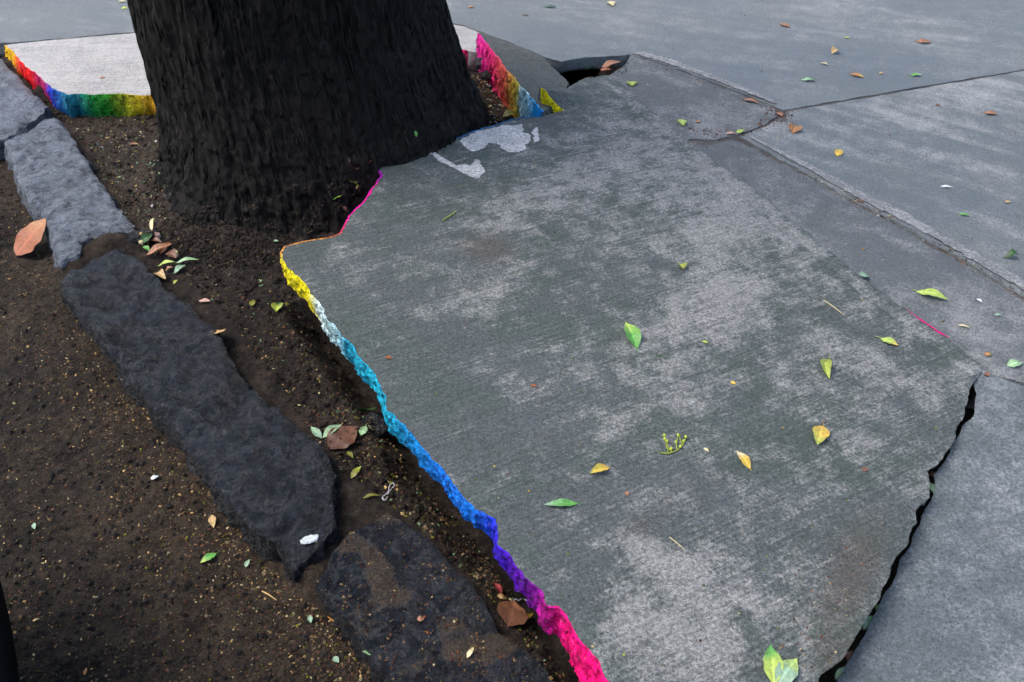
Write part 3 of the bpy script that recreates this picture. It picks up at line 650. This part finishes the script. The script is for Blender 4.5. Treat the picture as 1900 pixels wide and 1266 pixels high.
def tube(name, pts, r, colr, parent=None, origin=None, mat=None, seg=6, taper=.7):
    V, F = [], []; n = len(pts)
    for i, p in enumerate(pts):
        t = (pts[min(i + 1, n - 1)] - pts[max(i - 1, 0)]).normalized(); a = t.orthogonal().normalized(); b = t.cross(a)
        rr = r * (1 - (1 - taper) * i / (n - 1))
        for k in range(seg):
            q = p + a * rr * math.cos(2 * math.pi * k / seg) + b * rr * math.sin(2 * math.pi * k / seg); V.append(tuple(q))
    for i in range(n - 1):
        for k in range(seg): F.append([i * seg + k, i * seg + (k + 1) % seg, (i + 1) * seg + (k + 1) % seg, (i + 1) * seg + k])
    F.append(list(range(seg))); F.append([(n - 1) * seg + k for k in range(seg)])
    return mesh_obj(name, V, F, mat or M_leaf, parent, origin if origin is not None else pts[0], cols=np.tile(np.array(colr), (len(V), 1)))

def LL(x, y, ln, ang, wr, c, label, **k):      # centre, length, picture angle
    dx, dy = ln / 2 * math.cos(R(ang)), ln / 2 * math.sin(R(ang))
    return leaf((x - dx, y - dy), (x + dx, y + dy), wr, c, label, **k)
GS = 'leaves fallen on the slabs and pavement'
# --- on the big slab and the slab beyond the crack
leaf((1186, 656), (1160, 602), .32, 'green', 'bright green leaf lying near the middle of the big slab', c2='lime', fold=.5, group=GS)
leaf((1690, 539), (1758, 560), .34, 'lime', 'long yellow green leaf above the magenta paint streak', group=GS)
leaf((1623, 625), (1666, 643), .42, 'lime', 'yellow green leaf with thin stalk near the right rim of the big slab', c2='yellow', stem=.25, group=GS)
leaf((1538, 661), (1538, 709), .26, 'ygreen', 'upright narrow yellow green curled leaf on the right half of the big slab', fold=.6, bend=-.12, group=GS)
leaf((1527, 787), (1515, 830), .44, 'yellow', 'half yellow half green oval leaf on the right half of the big slab', c2='green', stem=.1, group=GS)
leaf((1394, 874), (1366, 840), .34, 'yellow', 'slim golden yellow leaf on the lower middle of the big slab', c2='cream', stem=.08, group=GS)
leaf((1132, 868), (1094, 881), .42, 'yellow', 'small yellow curled leaf left of the slim golden leaf', c2='ygreen', fold=.5, stem=.05, group=GS)
leaf((1080, 935), (1009, 939), .24, 'green', 'long flat green leaf pointing left below the small yellow leaf', c2='mint', stem=.12, group=GS)
leaf((1436, 1274), (1428, 1200), .42, 'lime', 'taller of the two big green leaves touching at the bottom edge', c2='green', stem=.03, curl=.2, group=GS)
leaf((1440, 1274), (1477, 1226), .5, 'mint', 'shorter right hand green leaf of the touching pair at the bottom edge', c2='lime', stem=.03, curl=.25, group=GS)
LL(1603, 513, 18, 10, .7, 'mint', 'tiny pale green leaf at the right rim of the big slab', stem=0, group=GS)
LL(1263, 496, 20, 60, .55, 'ygreen', 'withered seed husk on the upper middle of the big slab', c2='dbrown', stem=.3, fold=.8, cat='seed husk')
LL(1360, 712, 11, 30, .7, 'yellow', 'yellow leaf fragment in the centre right of the big slab', stem=0, group=GS)
LL(1605, 873, 13, 0, .8, 'brown', 'dark red brown crumb of leaf near the black crack', stem=0, group=GS)
LL(1163, 917, 9, 80, .6, 'terra', 'tiny reddish leaf crumb right of the long flat green leaf', stem=0, group=GS)
LL(721, 665, 13, 20, .5, 'rust', 'tiny rust coloured leaf crumb near the teal painted edge', stem=0, group=GS)
LL(990, 717, 13, 10, .4, 'rust', 'tiny rust coloured crumb left of the bright green leaf', stem=0, group=GS)
LL(1308, 636, 12, 20, .5, 'ygreen', 'tiny yellowish seed scrap right of the bright green leaf', stem=0, group=GS)
LL(1310, 836, 12, 40, .5, 'cream', 'small cream splinter right of the green sprig', stem=0, cat='splinter')
LL(1172, 157, 10, 80, .8, 'ygreen', 'tiny yellow green leaf on the small slab piece near the hole', stem=0, group=GS)
# --- beyond the slab
LL(1832, 659, 17, 0, .6, 'orange', 'orange yellow leaf at the far end of the black crack', c2='olive', group=GS)
LL(1829, 697, 14, 20, .8, 'brown', 'curled red brown leaf scrap at the top of the black crack', c2='rust', fold=.5, group=GS)
LL(1880, 678, 34, -8, .5, 'pale', 'pale green torn leaf at the right picture edge', c2='mint', group=GS)
LL(1875, 479, 28, -5, .5, 'dgreen', 'crumpled dark green leaf at the right picture edge', fold=.6, curl=.3, group=GS)
LL(1851, 586, 17, 8, .4, 'mint', 'small mint leaf right of the long yellow green leaf', stem=.1, group=GS)
LL(1788, 607, 24, 15, .22, 'cream', 'thin cream leaf sliver right of the magenta streak', stem=0, group=GS)
LL(1817, 559, 12, 40, .5, 'white', 'white scrap right of the long yellow green leaf', stem=0, cat='paper scrap')
LL(1788, 400, 24, 12, .35, 'green', 'small green leaf on the streaked pavement below the crack line', stem=.1, group=GS)
LL(1870, 376, 14, 5, .5, 'tan', 'small tan leaf near the right picture edge', stem=0, group=GS)
LL(1756, 348, 24, 5, .3, 'white', 'flat whitish flake on the streaked pavement', stem=0, cat='flake')
LL(1837, 212, 30, 8, .5, 'terra', 'pinkish brown leaf right of the crack line on the pavement', stem=.1, group=GS)
LL(1740, 196, 10, 0, .7, 'brown', 'tiny brown crumb just below the long crack line', stem=0, group=GS)
LL(1556, 285, 13, -60, .6, 'yellow', 'small yellow leaf alone below the joint corner', stem=0, group=GS)
LL(1474, 243, 16, -60, .8, 'orange', 'small orange yellow leaf at the joint corner', fold=.5, group=GS)
LL(1447, 214, 13, 40, .6, 'terra', 'brown leaf scrap stuck in the joint corner', stem=0, group=GS)
LL(1391, 189, 36, 16, .3, 'terra', 'long tan leaf lodged in the joint above the small slab piece', c2='orange', group=GS)
LL(1355, 249, 26, 3, .3, 'pink', 'brownish leaf in the dirt below the small slab piece', c2='brown', group=GS)
LL(1374, 245, 16, -20, .5, 'lime', 'yellow green leaf tip beside the brownish joint leaf', stem=0, group=GS)
LL(1265, 229, 14, 70, .6, 'lime', 'bright lime leaf at the rear rim of the big slab', stem=0, group=GS)
LL(1296, 227, 10, 0, .7, 'orange', 'small orange leaf right of the bright lime leaf', stem=0, group=GS)
LL(1588, 141, 31, 15, .4, 'orange', 'curved orange leaf on the far pavement', c2='yellow', group=GS)
LL(1498, 150, 32, 3, .36, 'pale', 'pale green leaf left of the curved orange leaf', c2='dgreen', group=GS)
LL(1698, 141, 26, 0, .36, 'green', 'dark green leaf right of the curved orange leaf', c2='pale', group=GS)
LL(1712, 79, 34, 4, .45, 'terra', 'largest terracotta leaf on the far pavement', group=GS)
LL(1455, 48, 24, 20, .45, 'terra', 'terracotta leaf furthest back on the far pavement', group=GS)
LL(1548, 99, 14, -20, .8, 'tan', 'folded tan leaf standing up on the far pavement', c2='cream', fold=.7, curl=.25, group=GS)
LL(1530, 120, 15, 20, .35, 'cream', 'small cream leaf below the folded tan leaf', stem=0, group=GS)
LL(1572, 71, 12, 5, .4, 'lime', 'tiny lime leaf between the two terracotta leaves', stem=0, group=GS)
LL(1635, 137, 9, 0, .8, 'tan', 'tiny tan crumb between orange and dark green leaves', stem=0, group=GS)
LL(1596, 375, 14, 30, .5, 'brown', 'brown crumb in the dirty joint of the pavement', stem=0, group=GS)
LL(1020, 14, 26, 2, .3, 'dgreen', 'thin dark green leaf at the top of the picture', group=GS)
LL(874, 14, 11, 0, .7, 'orange', 'tiny ochre leaf right of the trunk top', stem=0, group=GS)
LL(1134, 8, 12, 50, .6, 'cream', 'tiny cream leaf at the top picture edge', stem=0, group=GS)
LL(975, 29, 12, 3, .4, 'brown', 'tiny brown leaf below the thin dark green leaf', stem=0, group=GS)
LL(233, 16, 20, 0, .36, 'ygreen', 'yellow green leaf on the pavement left of the trunk', group=GS)
LL(227, 4, 16, 2, .3, 'cream', 'cream leaf above the yellow green leaf left of the trunk', stem=0, group=GS)
LL(190, 145, 10, 0, .5, 'orange', 'tiny orange crumb on the pale whitish slab', stem=0, group=GS)
# --- hole behind the slab
LL(1131, 124, 42, -14, .36, 'terra', 'large terracotta leaf at the mouth of the dark hole', curl=.1, zz=.084, group=GS)
LL(1124, 132, 20, 0, .35, 'rust', 'small rusty leaf under the large terracotta leaf', stem=0, zz=.08, group=GS)
LL(1098, 131, 22, -10, .6, 'green', 'dark green leaf inside the dark hole', c2='dgreen', stem=0, zz=.055, group=GS)
LL(1158, 110, 15, 50, .6, 'lime', 'lime sprout leaf at the corner of the dark hole', stem=0, group=GS)
# --- in the black crack
LL(1730, 908, 22, 75, .5, 'mint', 'mint leaf caught halfway down the black crack', stem=0, zz=.092, group=GS)
LL(1613, 1157, 34, -48, .45, 'mint', 'large mint leaf stuck in the lower black crack', c2='green', stem=0, zz=.092, fold=.6, group=GS)
LL(1630, 1128, 14, -60, .6, 'green', 'tiny green leaf above the large mint leaf in the crack', stem=0, zz=.092, group=GS)
LL(1577, 1218, 22, -60, .6, 'brown', 'crumpled brown leaf in the lower black crack', c2='dbrown', stem=0, zz=.092, fold=.5, group=GS)
LL(1561, 1250, 32, -45, .4, 'pale', 'pale green leaf at the bottom end of the black crack', stem=0, zz=.092, group=GS)
LL(1732, 882, 14, 0, .9, 'brown', 'brown scrap wedged in the bend of the crack', stem=0, zz=.092, group=GS)
# --- soil and road
GD = 'leaves fallen on soil and road'
leaf((31, 479), (88, 408), .72, 'rust', 'large orange brown oval leaf beside the kerb stone on the left', c2='orange', stem=.04, curl=.03, fold=.05, pw=.75, group=GD)
leaf((241, 270), (303, 236), .24, 'terra', 'long curled orange brown leaf leaning on the trunk', c2='tan', stem=.02, fold=.9, group=GD)
LL(212, 212, 20, -30, .5, 'green', 'small green leaf below the green sprayed edge', c2='pale', group=GD)
leaf((657, 362), (614, 376), .3, 'lime', 'green leaf at the foot of the trunk beside the slab', c2='green', fold=.4, group=GD)
LL(650, 344, 24, 70, .5, 'olive', 'curled olive leaf above the green leaf by the trunk foot', c2='tan', fold=.7, curl=.4, group=GD)
LL(640, 388, 14, 50, .5, 'brown', 'brown leaf scrap between trunk foot and magenta edge', stem=0, group=GD)
LL(516, 574, 17, -70, .7, 'ygreen', 'small yellow green leaf left of the yellow sprayed edge', c2='dgreen', stem=0, fold=.6, group=GD)
LL(469, 566, 12, -70, .5, 'olive', 'tiny olive leaf left of the small yellow green leaf', stem=0, group=GD)
LL(513, 450, 10, 10, .4, 'mint', 'tiny mint leaf behind the tip of the big slab', stem=0, group=GD)
LL(382, 562, 22, 4, .35, 'pink', 'pinkish wood chip on the soil beside the longest kerb stone', stem=0, cat='wood chip')
LL(407, 624, 15, 0, .45, 'tan', 'tan leaf scrap beside the notch of the longest kerb stone', stem=0, group=GD)
leaf((598, 817), (635, 793), .4, 'pale', 'pale green forked leaf right of the longest kerb stone', c2='mint', fold=.4, stem=.05, group=GD)
leaf((598, 817), (578, 796), .36, 'mint', 'smaller mint leaf joined to the pale green forked leaf', c2='pale', stem=.05, group=GD)
leaf((610, 838), (664, 795), .75, 'dbrown', 'wide dark brown leaf below the pale green forked leaf', c2='brown', stem=.02, curl=.06, group=GD)
LL(674, 803, 20, -60, .5, 'pale', 'torn pale leaf right of the wide dark brown leaf', stem=0, group=GD)
LL(650, 848, 17, 50, .4, 'olive', 'yellow olive leaf scrap below the wide dark brown leaf', stem=0, group=GD)
LL(661, 881, 28, -50, .35, 'olive', 'slim yellow green leaf beside the lower end of the longest kerb stone', c2='ygreen', stem=0, group=GD)
LL(689, 926, 32, -8, .2, 'olive', 'arched olive pod beside the white wire loop', stem=0, bend=.12, cat='pod')
leaf((941, 1168), (952, 1121), .75, 'brown', 'brown pointed leaf below the purple sprayed edge', c2='terra', stem=.03, curl=.1, group=GD)
LL(973, 1152, 28, -30, .2, 'yellow', 'thin yellow leaf right of the brown pointed leaf', stem=0, group=GD)
LL(921, 1096, 26, 60, .5, 'red', 'dark red leaf above the brown pointed leaf', stem=0, fold=.5, group=GD)
LL(927, 1112, 18, 20, .5, 'tan', 'tan leaf scrap under the dark red leaf', stem=0, group=GD)
LL(779, 1152, 13, 0, .8, 'terra', 'pinkish chip on the dirt patched kerb stone', stem=0, cat='wood chip')
LL(873, 1216, 22, -55, .35, 'cream', 'cream wood chip on the lower dirt patched kerb stone', stem=0, cat='wood chip')
LL(684, 1218, 14, 60, .6, 'pale', 'pale leaf scrap on the road at the bottom', stem=0, group=GD)
leaf((406, 1028), (373, 1049), .42, 'green', 'green leaf alone on the road dirt', c2='lime', stem=.12, group=GD)
LL(460, 1048, 16, -60, .5, 'mint', 'mint leaf scrap right of the lone green road leaf', stem=0, group=GD)
LL(396, 972, 26, 80, .35, 'tan', 'tan leaf sliver on the road above the lone green leaf', stem=0, group=GD)
LL(288, 890, 16, -20, .6, 'white', 'white chip on the road left of the longest kerb stone', stem=0, cat='stone chip')
LL(577, 1152, 15, 80, .5, 'mint', 'mint leaf scrap left of the dirt patched kerb stone', stem=0, group=GD)
LL(625, 1228, 15, 50, .6, 'mint', 'mint leaf scrap at the bottom picture edge on the road', stem=0, group=GD)
LL(161, 1249, 14, -70, .4, 'orange', 'orange leaf scrap on the road at the bottom left', stem=0, group=GD)
LL(68, 1154, 13, -20, .4, 'tan', 'tan leaf scrap on the road beside the black tyre', stem=0, group=GD)
LL(66, 979, 12, 80, .5, 'mint', 'mint leaf scrap on the road near the left picture edge', stem=0, group=GD)
dp = hit(574, 1001)[0]; dro = rock(574, 1001, .017, .0095, .002, 20, 'white bird dropping on the pointed end of the longest kerb stone', M_leaf, (.5, .56, .57), 'bird_dropping', z=dp.z + .001, amp=1.6); dro['category'] = 'dropping'
LL(946, 217, 26, -10, .8, 'olive', 'olive yellow round leaf against the blue sprayed end', stem=0, fold=.4, group=GD)
LL(771, 249, 12, 80, .5, 'green', 'tiny green leaf stuck on the bark of the trunk', stem=0, group=GD)
LL(683, 769, 16, 0, .7, 'dgreen', 'dark green leaf in the shadow under the blue painted edge', stem=0, group=GD)
# leaf heap between kerb and trunk
heap = [((262, 452), (282, 440), .7, 'dgreen', 'dark green leaf at the top of the heap by the kerb'), ((266, 462), (276, 470), .6, 'green', 'small green leaf under the dark green heap leaf'),
        ((276, 478), (318, 462), .3, 'terra', 'long terracotta leaf across the leaf heap'), ((300, 474), (316, 456), .6, 'rust', 'upright rusty leaf in the leaf heap'),
        ((298, 498), (324, 492), .3, 'lime', 'lime crescent leaf in the middle of the leaf heap'), ((330, 494), (366, 490), .24, 'pale', 'pale green strip leaf at the right of the leaf heap'),
        ((326, 510), (344, 498), .5, 'mint', 'mint leaf under the pale green strip leaf'), ((292, 512), (310, 526), .35, 'tan', 'tan leaf at the lower end of the leaf heap'),
        ((324, 532), (331, 526), .5, 'ygreen', 'tiny yellow green leaf below the leaf heap'), ((283, 436), (302, 412), .14, 'cream', 'cream twig like leaf against the trunk root'),
        ((284, 432), (292, 444), .6, 'pink', 'pinkish leaf at the trunk root above the heap'), ((316, 474), (330, 486), .5, 'brown', 'brown leaf tucked behind the lime crescent leaf'),
        ((310, 506), (322, 500), .5, 'terra', 'small terracotta leaf below the lime crescent leaf'), ((280, 452), (300, 456), .4, 'brown', 'brown leaf below the dark green heap leaf'),
        ((256, 448), (262, 455), .8, 'cream', 'cream leaf scrap at the kerb side of the heap'), ((322, 472), (332, 480), .5, 'cream', 'small cream leaf at the top of the pale strip leaf')]
for i, (a, b, wr, c, lb) in enumerate(heap): leaf((a[0] * 1.12 - b[0] * .12, a[1] * 1.12 - b[1] * .12), (b[0] * 1.12 - a[0] * .12, b[1] * 1.12 - a[1] * .12), wr * .95, c, lb, fold=.45, curl=.2, stem=.06, group='leaf heap between kerb and trunk', lift_=.002 + .002 * (i % 3))

# twigs, sprig and wires
def path(pxs, lift_=.003): return [hit(x, y)[0] + Vector((0, 0, lift_)) for x, y in pxs]
tag(tube('twig', path([(822, 411), (832, 404), (840, 399), (847, 393)]), .0016, LC['ygreen']), 'short green twig on the big slab near the trunk cutout', 'twig')
tag(tube('twig', path([(1528, 559), (1540, 567), (1552, 576), (1566, 587)]), .0011, LC['cream']), 'thin pale stalk on the right half of the big slab', 'twig')
tag(tube('twig', path([(1213, 658), (1222, 662), (1232, 664), (1242, 668)]), .0009, LC['dgreen']), 'thin dark stalk right of the bright green leaf', 'twig')
tag(tube('twig', path([(487, 1099), (500, 1106), (514, 1116)]), .0016, LC['tan']), 'tan twig on the road left of the dirt patched kerb stone', 'twig')
tag(tube('twig', path([(608, 1146), (618, 1154), (630, 1164)]), .0018, LC['orange']), 'orange twig beside the bottom kerb stone', 'twig')
tag(tube('twig', path([(690, 300), (662, 316), (650, 310), (648, 296)]), .0014, LC['brown']), 'bent brown twig at the trunk foot by the purple edge', 'twig')
tag(tube('twig', path([(1242, 999), (1256, 1010), (1270, 1022)]), .0009, LC['cream']), 'thin cream stalk beside the white worn patch of the big slab', 'twig')
sprig = tube('seed_sprig', path([(1222, 842), (1240, 844), (1256, 838), (1268, 826), (1272, 815)]), .0012, LC['ygreen'])
tag(sprig, 'small green seed sprig with side shoots on the big slab', 'sprig')
for a in ([(1240, 844), (1236, 828), (1232, 812)], [(1256, 838), (1254, 824), (1258, 812)], [(1266, 828), (1262, 820), (1260, 811)], [(1246, 842), (1240, 834), (1238, 822)]):
    P = path(a, .004); s_ = tube('shoot', P, .0009, LC['ygreen'], sprig, sprig.location)
for x, y in ((1232, 811), (1237, 822), (1258, 811), (1272, 814), (1268, 822), (1233, 818), (1262, 832), (1254, 824), (1245, 836)):
    h = hit(x, y)[0] + Vector((0, 0, .005)); V = []; F = []
    for j in range(5):
        for i in range(8):
            th, ph = math.pi * 2 * i / 8, math.pi * j / 4 - math.pi / 2; V.append((h.x + .003 * math.cos(th) * math.cos(ph), h.y + .004 * math.sin(th) * math.cos(ph), h.z + .003 * math.sin(ph)))
    for j in range(4):
        for i in range(8): F.append([j * 8 + i, j * 8 + (i + 1) % 8, (j + 1) * 8 + (i + 1) % 8, (j + 1) * 8 + i])
    mesh_obj('seed', V, F, M_leaf, sprig, sprig.location, cols=np.tile(np.array(LC['ygreen']), (len(V), 1)))
M_wire = mat_plain('thin_wire', (.5, .5, .56), .4, .5)
def smooth_path(pxs, lift_=.004, k=6):
    P = path(pxs, lift_); o = []
    for i in range(len(P) - 1):
        p0, p1, p2, p3 = P[max(i - 1, 0)], P[i], P[i + 1], P[min(i + 2, len(P) - 1)]
        for j in range(k):
            t = j / k; o.append(.5 * ((2 * p1) + (p2 - p0) * t + (2 * p0 - 5 * p1 + 4 * p2 - p3) * t * t + (3 * p1 - p0 - 3 * p2 + p3) * t ** 3))
    return o + [P[-1]]
tag(tube('wire', smooth_path([(713, 929), (710, 925), (716, 920), (721, 914), (723, 904), (729, 899), (732, 903), (727, 910), (721, 917), (718, 927), (713, 931), (709, 927)]), .0009, (1, 1, 1), mat=M_wire, taper=1), 'twisted white wire loop on the soil beside the bottom kerb stone', 'wire')
tag(tube('wire', smooth_path([(955, 1124), (953, 1118), (957, 1114), (962, 1117), (967, 1114), (973, 1115), (978, 1118), (979, 1123)]), .0009, (1, 1, 1), mat=M_wire, taper=1), 'wavy white wire above the brown pointed leaf', 'wire')

# ---------------------------------------------------------------- uncountable crumbs
def scatter(name, region, count, smin, smax, pal_, flatn=.25, dens=None, mat=None, bias=3.2, up=0.):
    V, F, Cc = [], [], []; xs = np.array([p[0] for p in region]); n = 0; tries = 0
    reg = np.array(region, float); keys = [np.array(LC[k]) if isinstance(k, str) else np.array(k) for k in pal_]
    while n < count and tries < count * 12:
        tries += 1
        px, py = random.uniform(reg[:, 0].min(), reg[:, 0].max()), random.uniform(reg[:, 1].min(), reg[:, 1].max())
        if sdist(np.array([[px, py]]), reg)[0] < 0: continue
        if dens is not None and random.random() > dens(px, py): continue
        h, d, nn, _ = None, None, None, None
        h, nn, _, _ = T_.ray_cast(CAMP, ray(px, py).normalized())
        if h is None or h.z > .09 + up or abs(nn.z) < .5: continue
        s = smin + (smax - smin) * random.random() ** bias; c = random.choice(keys) * (.14 + .62 * random.random() ** 2.)
        k0 = len(V); a0 = random.random() * 6.28; el = random.uniform(.25, 1); m = random.choice((4, 5, 6)); ti = random.uniform(-.6, .6); tj = random.uniform(-.6, .6)
        for q in range(m):
            a = a0 + q * 2 * math.pi / m; r_ = s * random.uniform(.7, 1); u, v = math.cos(a) * r_, math.sin(a) * r_ * el
            x, y = u * math.cos(a0) - v * math.sin(a0), u * math.sin(a0) + v * math.cos(a0)
            V.append((h.x + x, h.y + y, h.z + s * .25 + x * ti + y * tj)); Cc.append(c)
        V.append((h.x, h.y, h.z + s * (.25 + flatn))); Cc.append(c * 1.05)
        for q in range(m): F.append([k0 + q, k0 + (q + 1) % m, k0 + m])
        n += 1
    return tag(mesh_obj(name, V, F, mat or M_bits, smooth=False, cols=np.array(Cc)), kind='stuff')
dry = ['tan', 'cream', 'brown', 'brown', 'tan', 'olive', 'dbrown', 'dbrown', 'brown', (.28, .2, .12), (.16, .12, .08)]
ROADR = [(-20, 270), (40, 380), (95, 480), (110, 545), (250, 735), (400, 920), (540, 1090), (640, 1170), (720, 1290), (-20, 1290)]
def band(px, py):                              # litter gathers along the kerb
    xk = np.interp(py, [260, 480, 740, 1090, 1290], [10, 110, 250, 540, 720]); return .18 + .82 * math.exp(-((xk - px) / 150) ** 2) * (.5 + .5 * (noise.noise(Vector((px / 90, py / 90, 0))) + .5))
scatter('road_litter', ROADR, 15000, .0007, .0045, dry, dens=band)
scatter('road_grit', ROADR, 2600, .0015, .009, [(.03, .026, .024), (.05, .045, .04), (.035, .028, .022), (.07, .055, .04)], flatn=.5)
SOILR = [(20, 90), (90, 180), (300, 200), (310, 430), (520, 470), (560, 570), (700, 790), (900, 1030), (1070, 1290), (1040, 1290), (930, 1130), (790, 990), (715, 930), (630, 870), (560, 780), (430, 600), (250, 430), (150, 260), (90, 200)]
def sden(px, py): return .35 + .65 * max(0, min(1, .5 + noise.noise(Vector((px / 60, py / 60, 3))) * 1.5)) if py > 760 or py < 470 else .3
scatter('soil_litter', SOILR, 10000, .0009, .0058, dry + ['olive', 'pale'], dens=sden)
scatter('soil_litter', [(240, 60), (320, 60), (320, 470), (240, 420), (150, 260), (110, 195)], 700, .002, .006, ['cream', 'pale', 'white', 'tan', 'brown', 'dgreen'])
scatter('soil_litter', [(870, 95), (905, 150), (945, 215), (900, 240), (800, 270), (860, 190)], 500, .002, .009, ['brown', 'tan', 'dbrown', 'white', 'cream', 'olive', 'dbrown', 'brown'])
scatter('soil_litter', [(585, 1000), (720, 950), (860, 1070), (1060, 1290), (730, 1290), (580, 1080)], 1300, .001, .004, dry + ['rust'], dens=lambda x, y: 1 if noise.noise(Vector((x / 30, y / 30, 7))) > .05 else .15)
scatter('slab_crumbs', [(540, 470), (1000, 240), (1150, 180), (1800, 690), (1540, 1260), (1140, 1260), (930, 960)], 420, .0008, .0032, ['tan', 'yellow', 'ygreen', 'cream', 'rust', 'brown'], up=.2, bias=3)
scatter('slab_crumbs', [(1480, 1000), (1640, 1000), (1580, 1200), (1530, 1260), (1440, 1260)], 380, .0008, .0028, ['tan', 'rust', 'orange', 'cream', 'brown'], up=.2, bias=3)
scatter('pavement_crumbs', [(1100, 20), (1900, 20), (1900, 680), (1830, 680), (1250, 230)], 260, .001, .005, ['tan', 'cream', 'white', 'brown', 'dbrown'], up=.2, bias=3)
def strip(line, wpx):
    L = [(x, y - wpx) for x, y in line] + [(x, y + wpx) for x, y in line[::-1]]; return L
scatter('joint_debris', strip([(1500, 325), (1590, 376), (1660, 410), (1740, 457), (1840, 514), (1900, 552)], 6), 700, .0015, .005, ['tan', 'cream', 'brown', 'dbrown', 'terra', 'white'], up=.2)
scatter('joint_debris', strip([(1190, 112), (1300, 150), (1400, 190), (1445, 212)], 4), 300, .0015, .004, ['brown', 'dbrown', 'terra', 'brown'], up=.2)
scatter('joint_debris', [(1430, 200), (1470, 205), (1480, 232), (1440, 235), (1380, 252), (1340, 260), (1290, 250), (1260, 232), (1340, 240), (1400, 236)], 420, .0015, .0045, ['brown', 'dbrown', 'terra', 'rust'], up=.2)
scatter('joint_debris', [(1060, 120), (1165, 100), (1165, 135), (1060, 150)], 200, .002, .005, ['dbrown', 'brown'], up=.2)

foot = [(300, 395), (318, 470), (400, 500), (500, 492), (530, 455), (640, 400), (700, 330), (690, 300), (600, 330), (420, 380)]
scatter('soil_clods', foot, 1300, .002, .009, [(.02, .015, .012), (.03, .022, .018), (.012, .01, .009), (.04, .03, .022)], flatn=.7, mat=M_soil, bias=1.5, up=.1)
scatter('soil_clods', SOILR, 1200, .003, .012, [(.02, .015, .012)], flatn=.6, mat=M_soil, bias=2)
scatter('soil_litter', foot, 500, .001, .004, dry, up=.1)
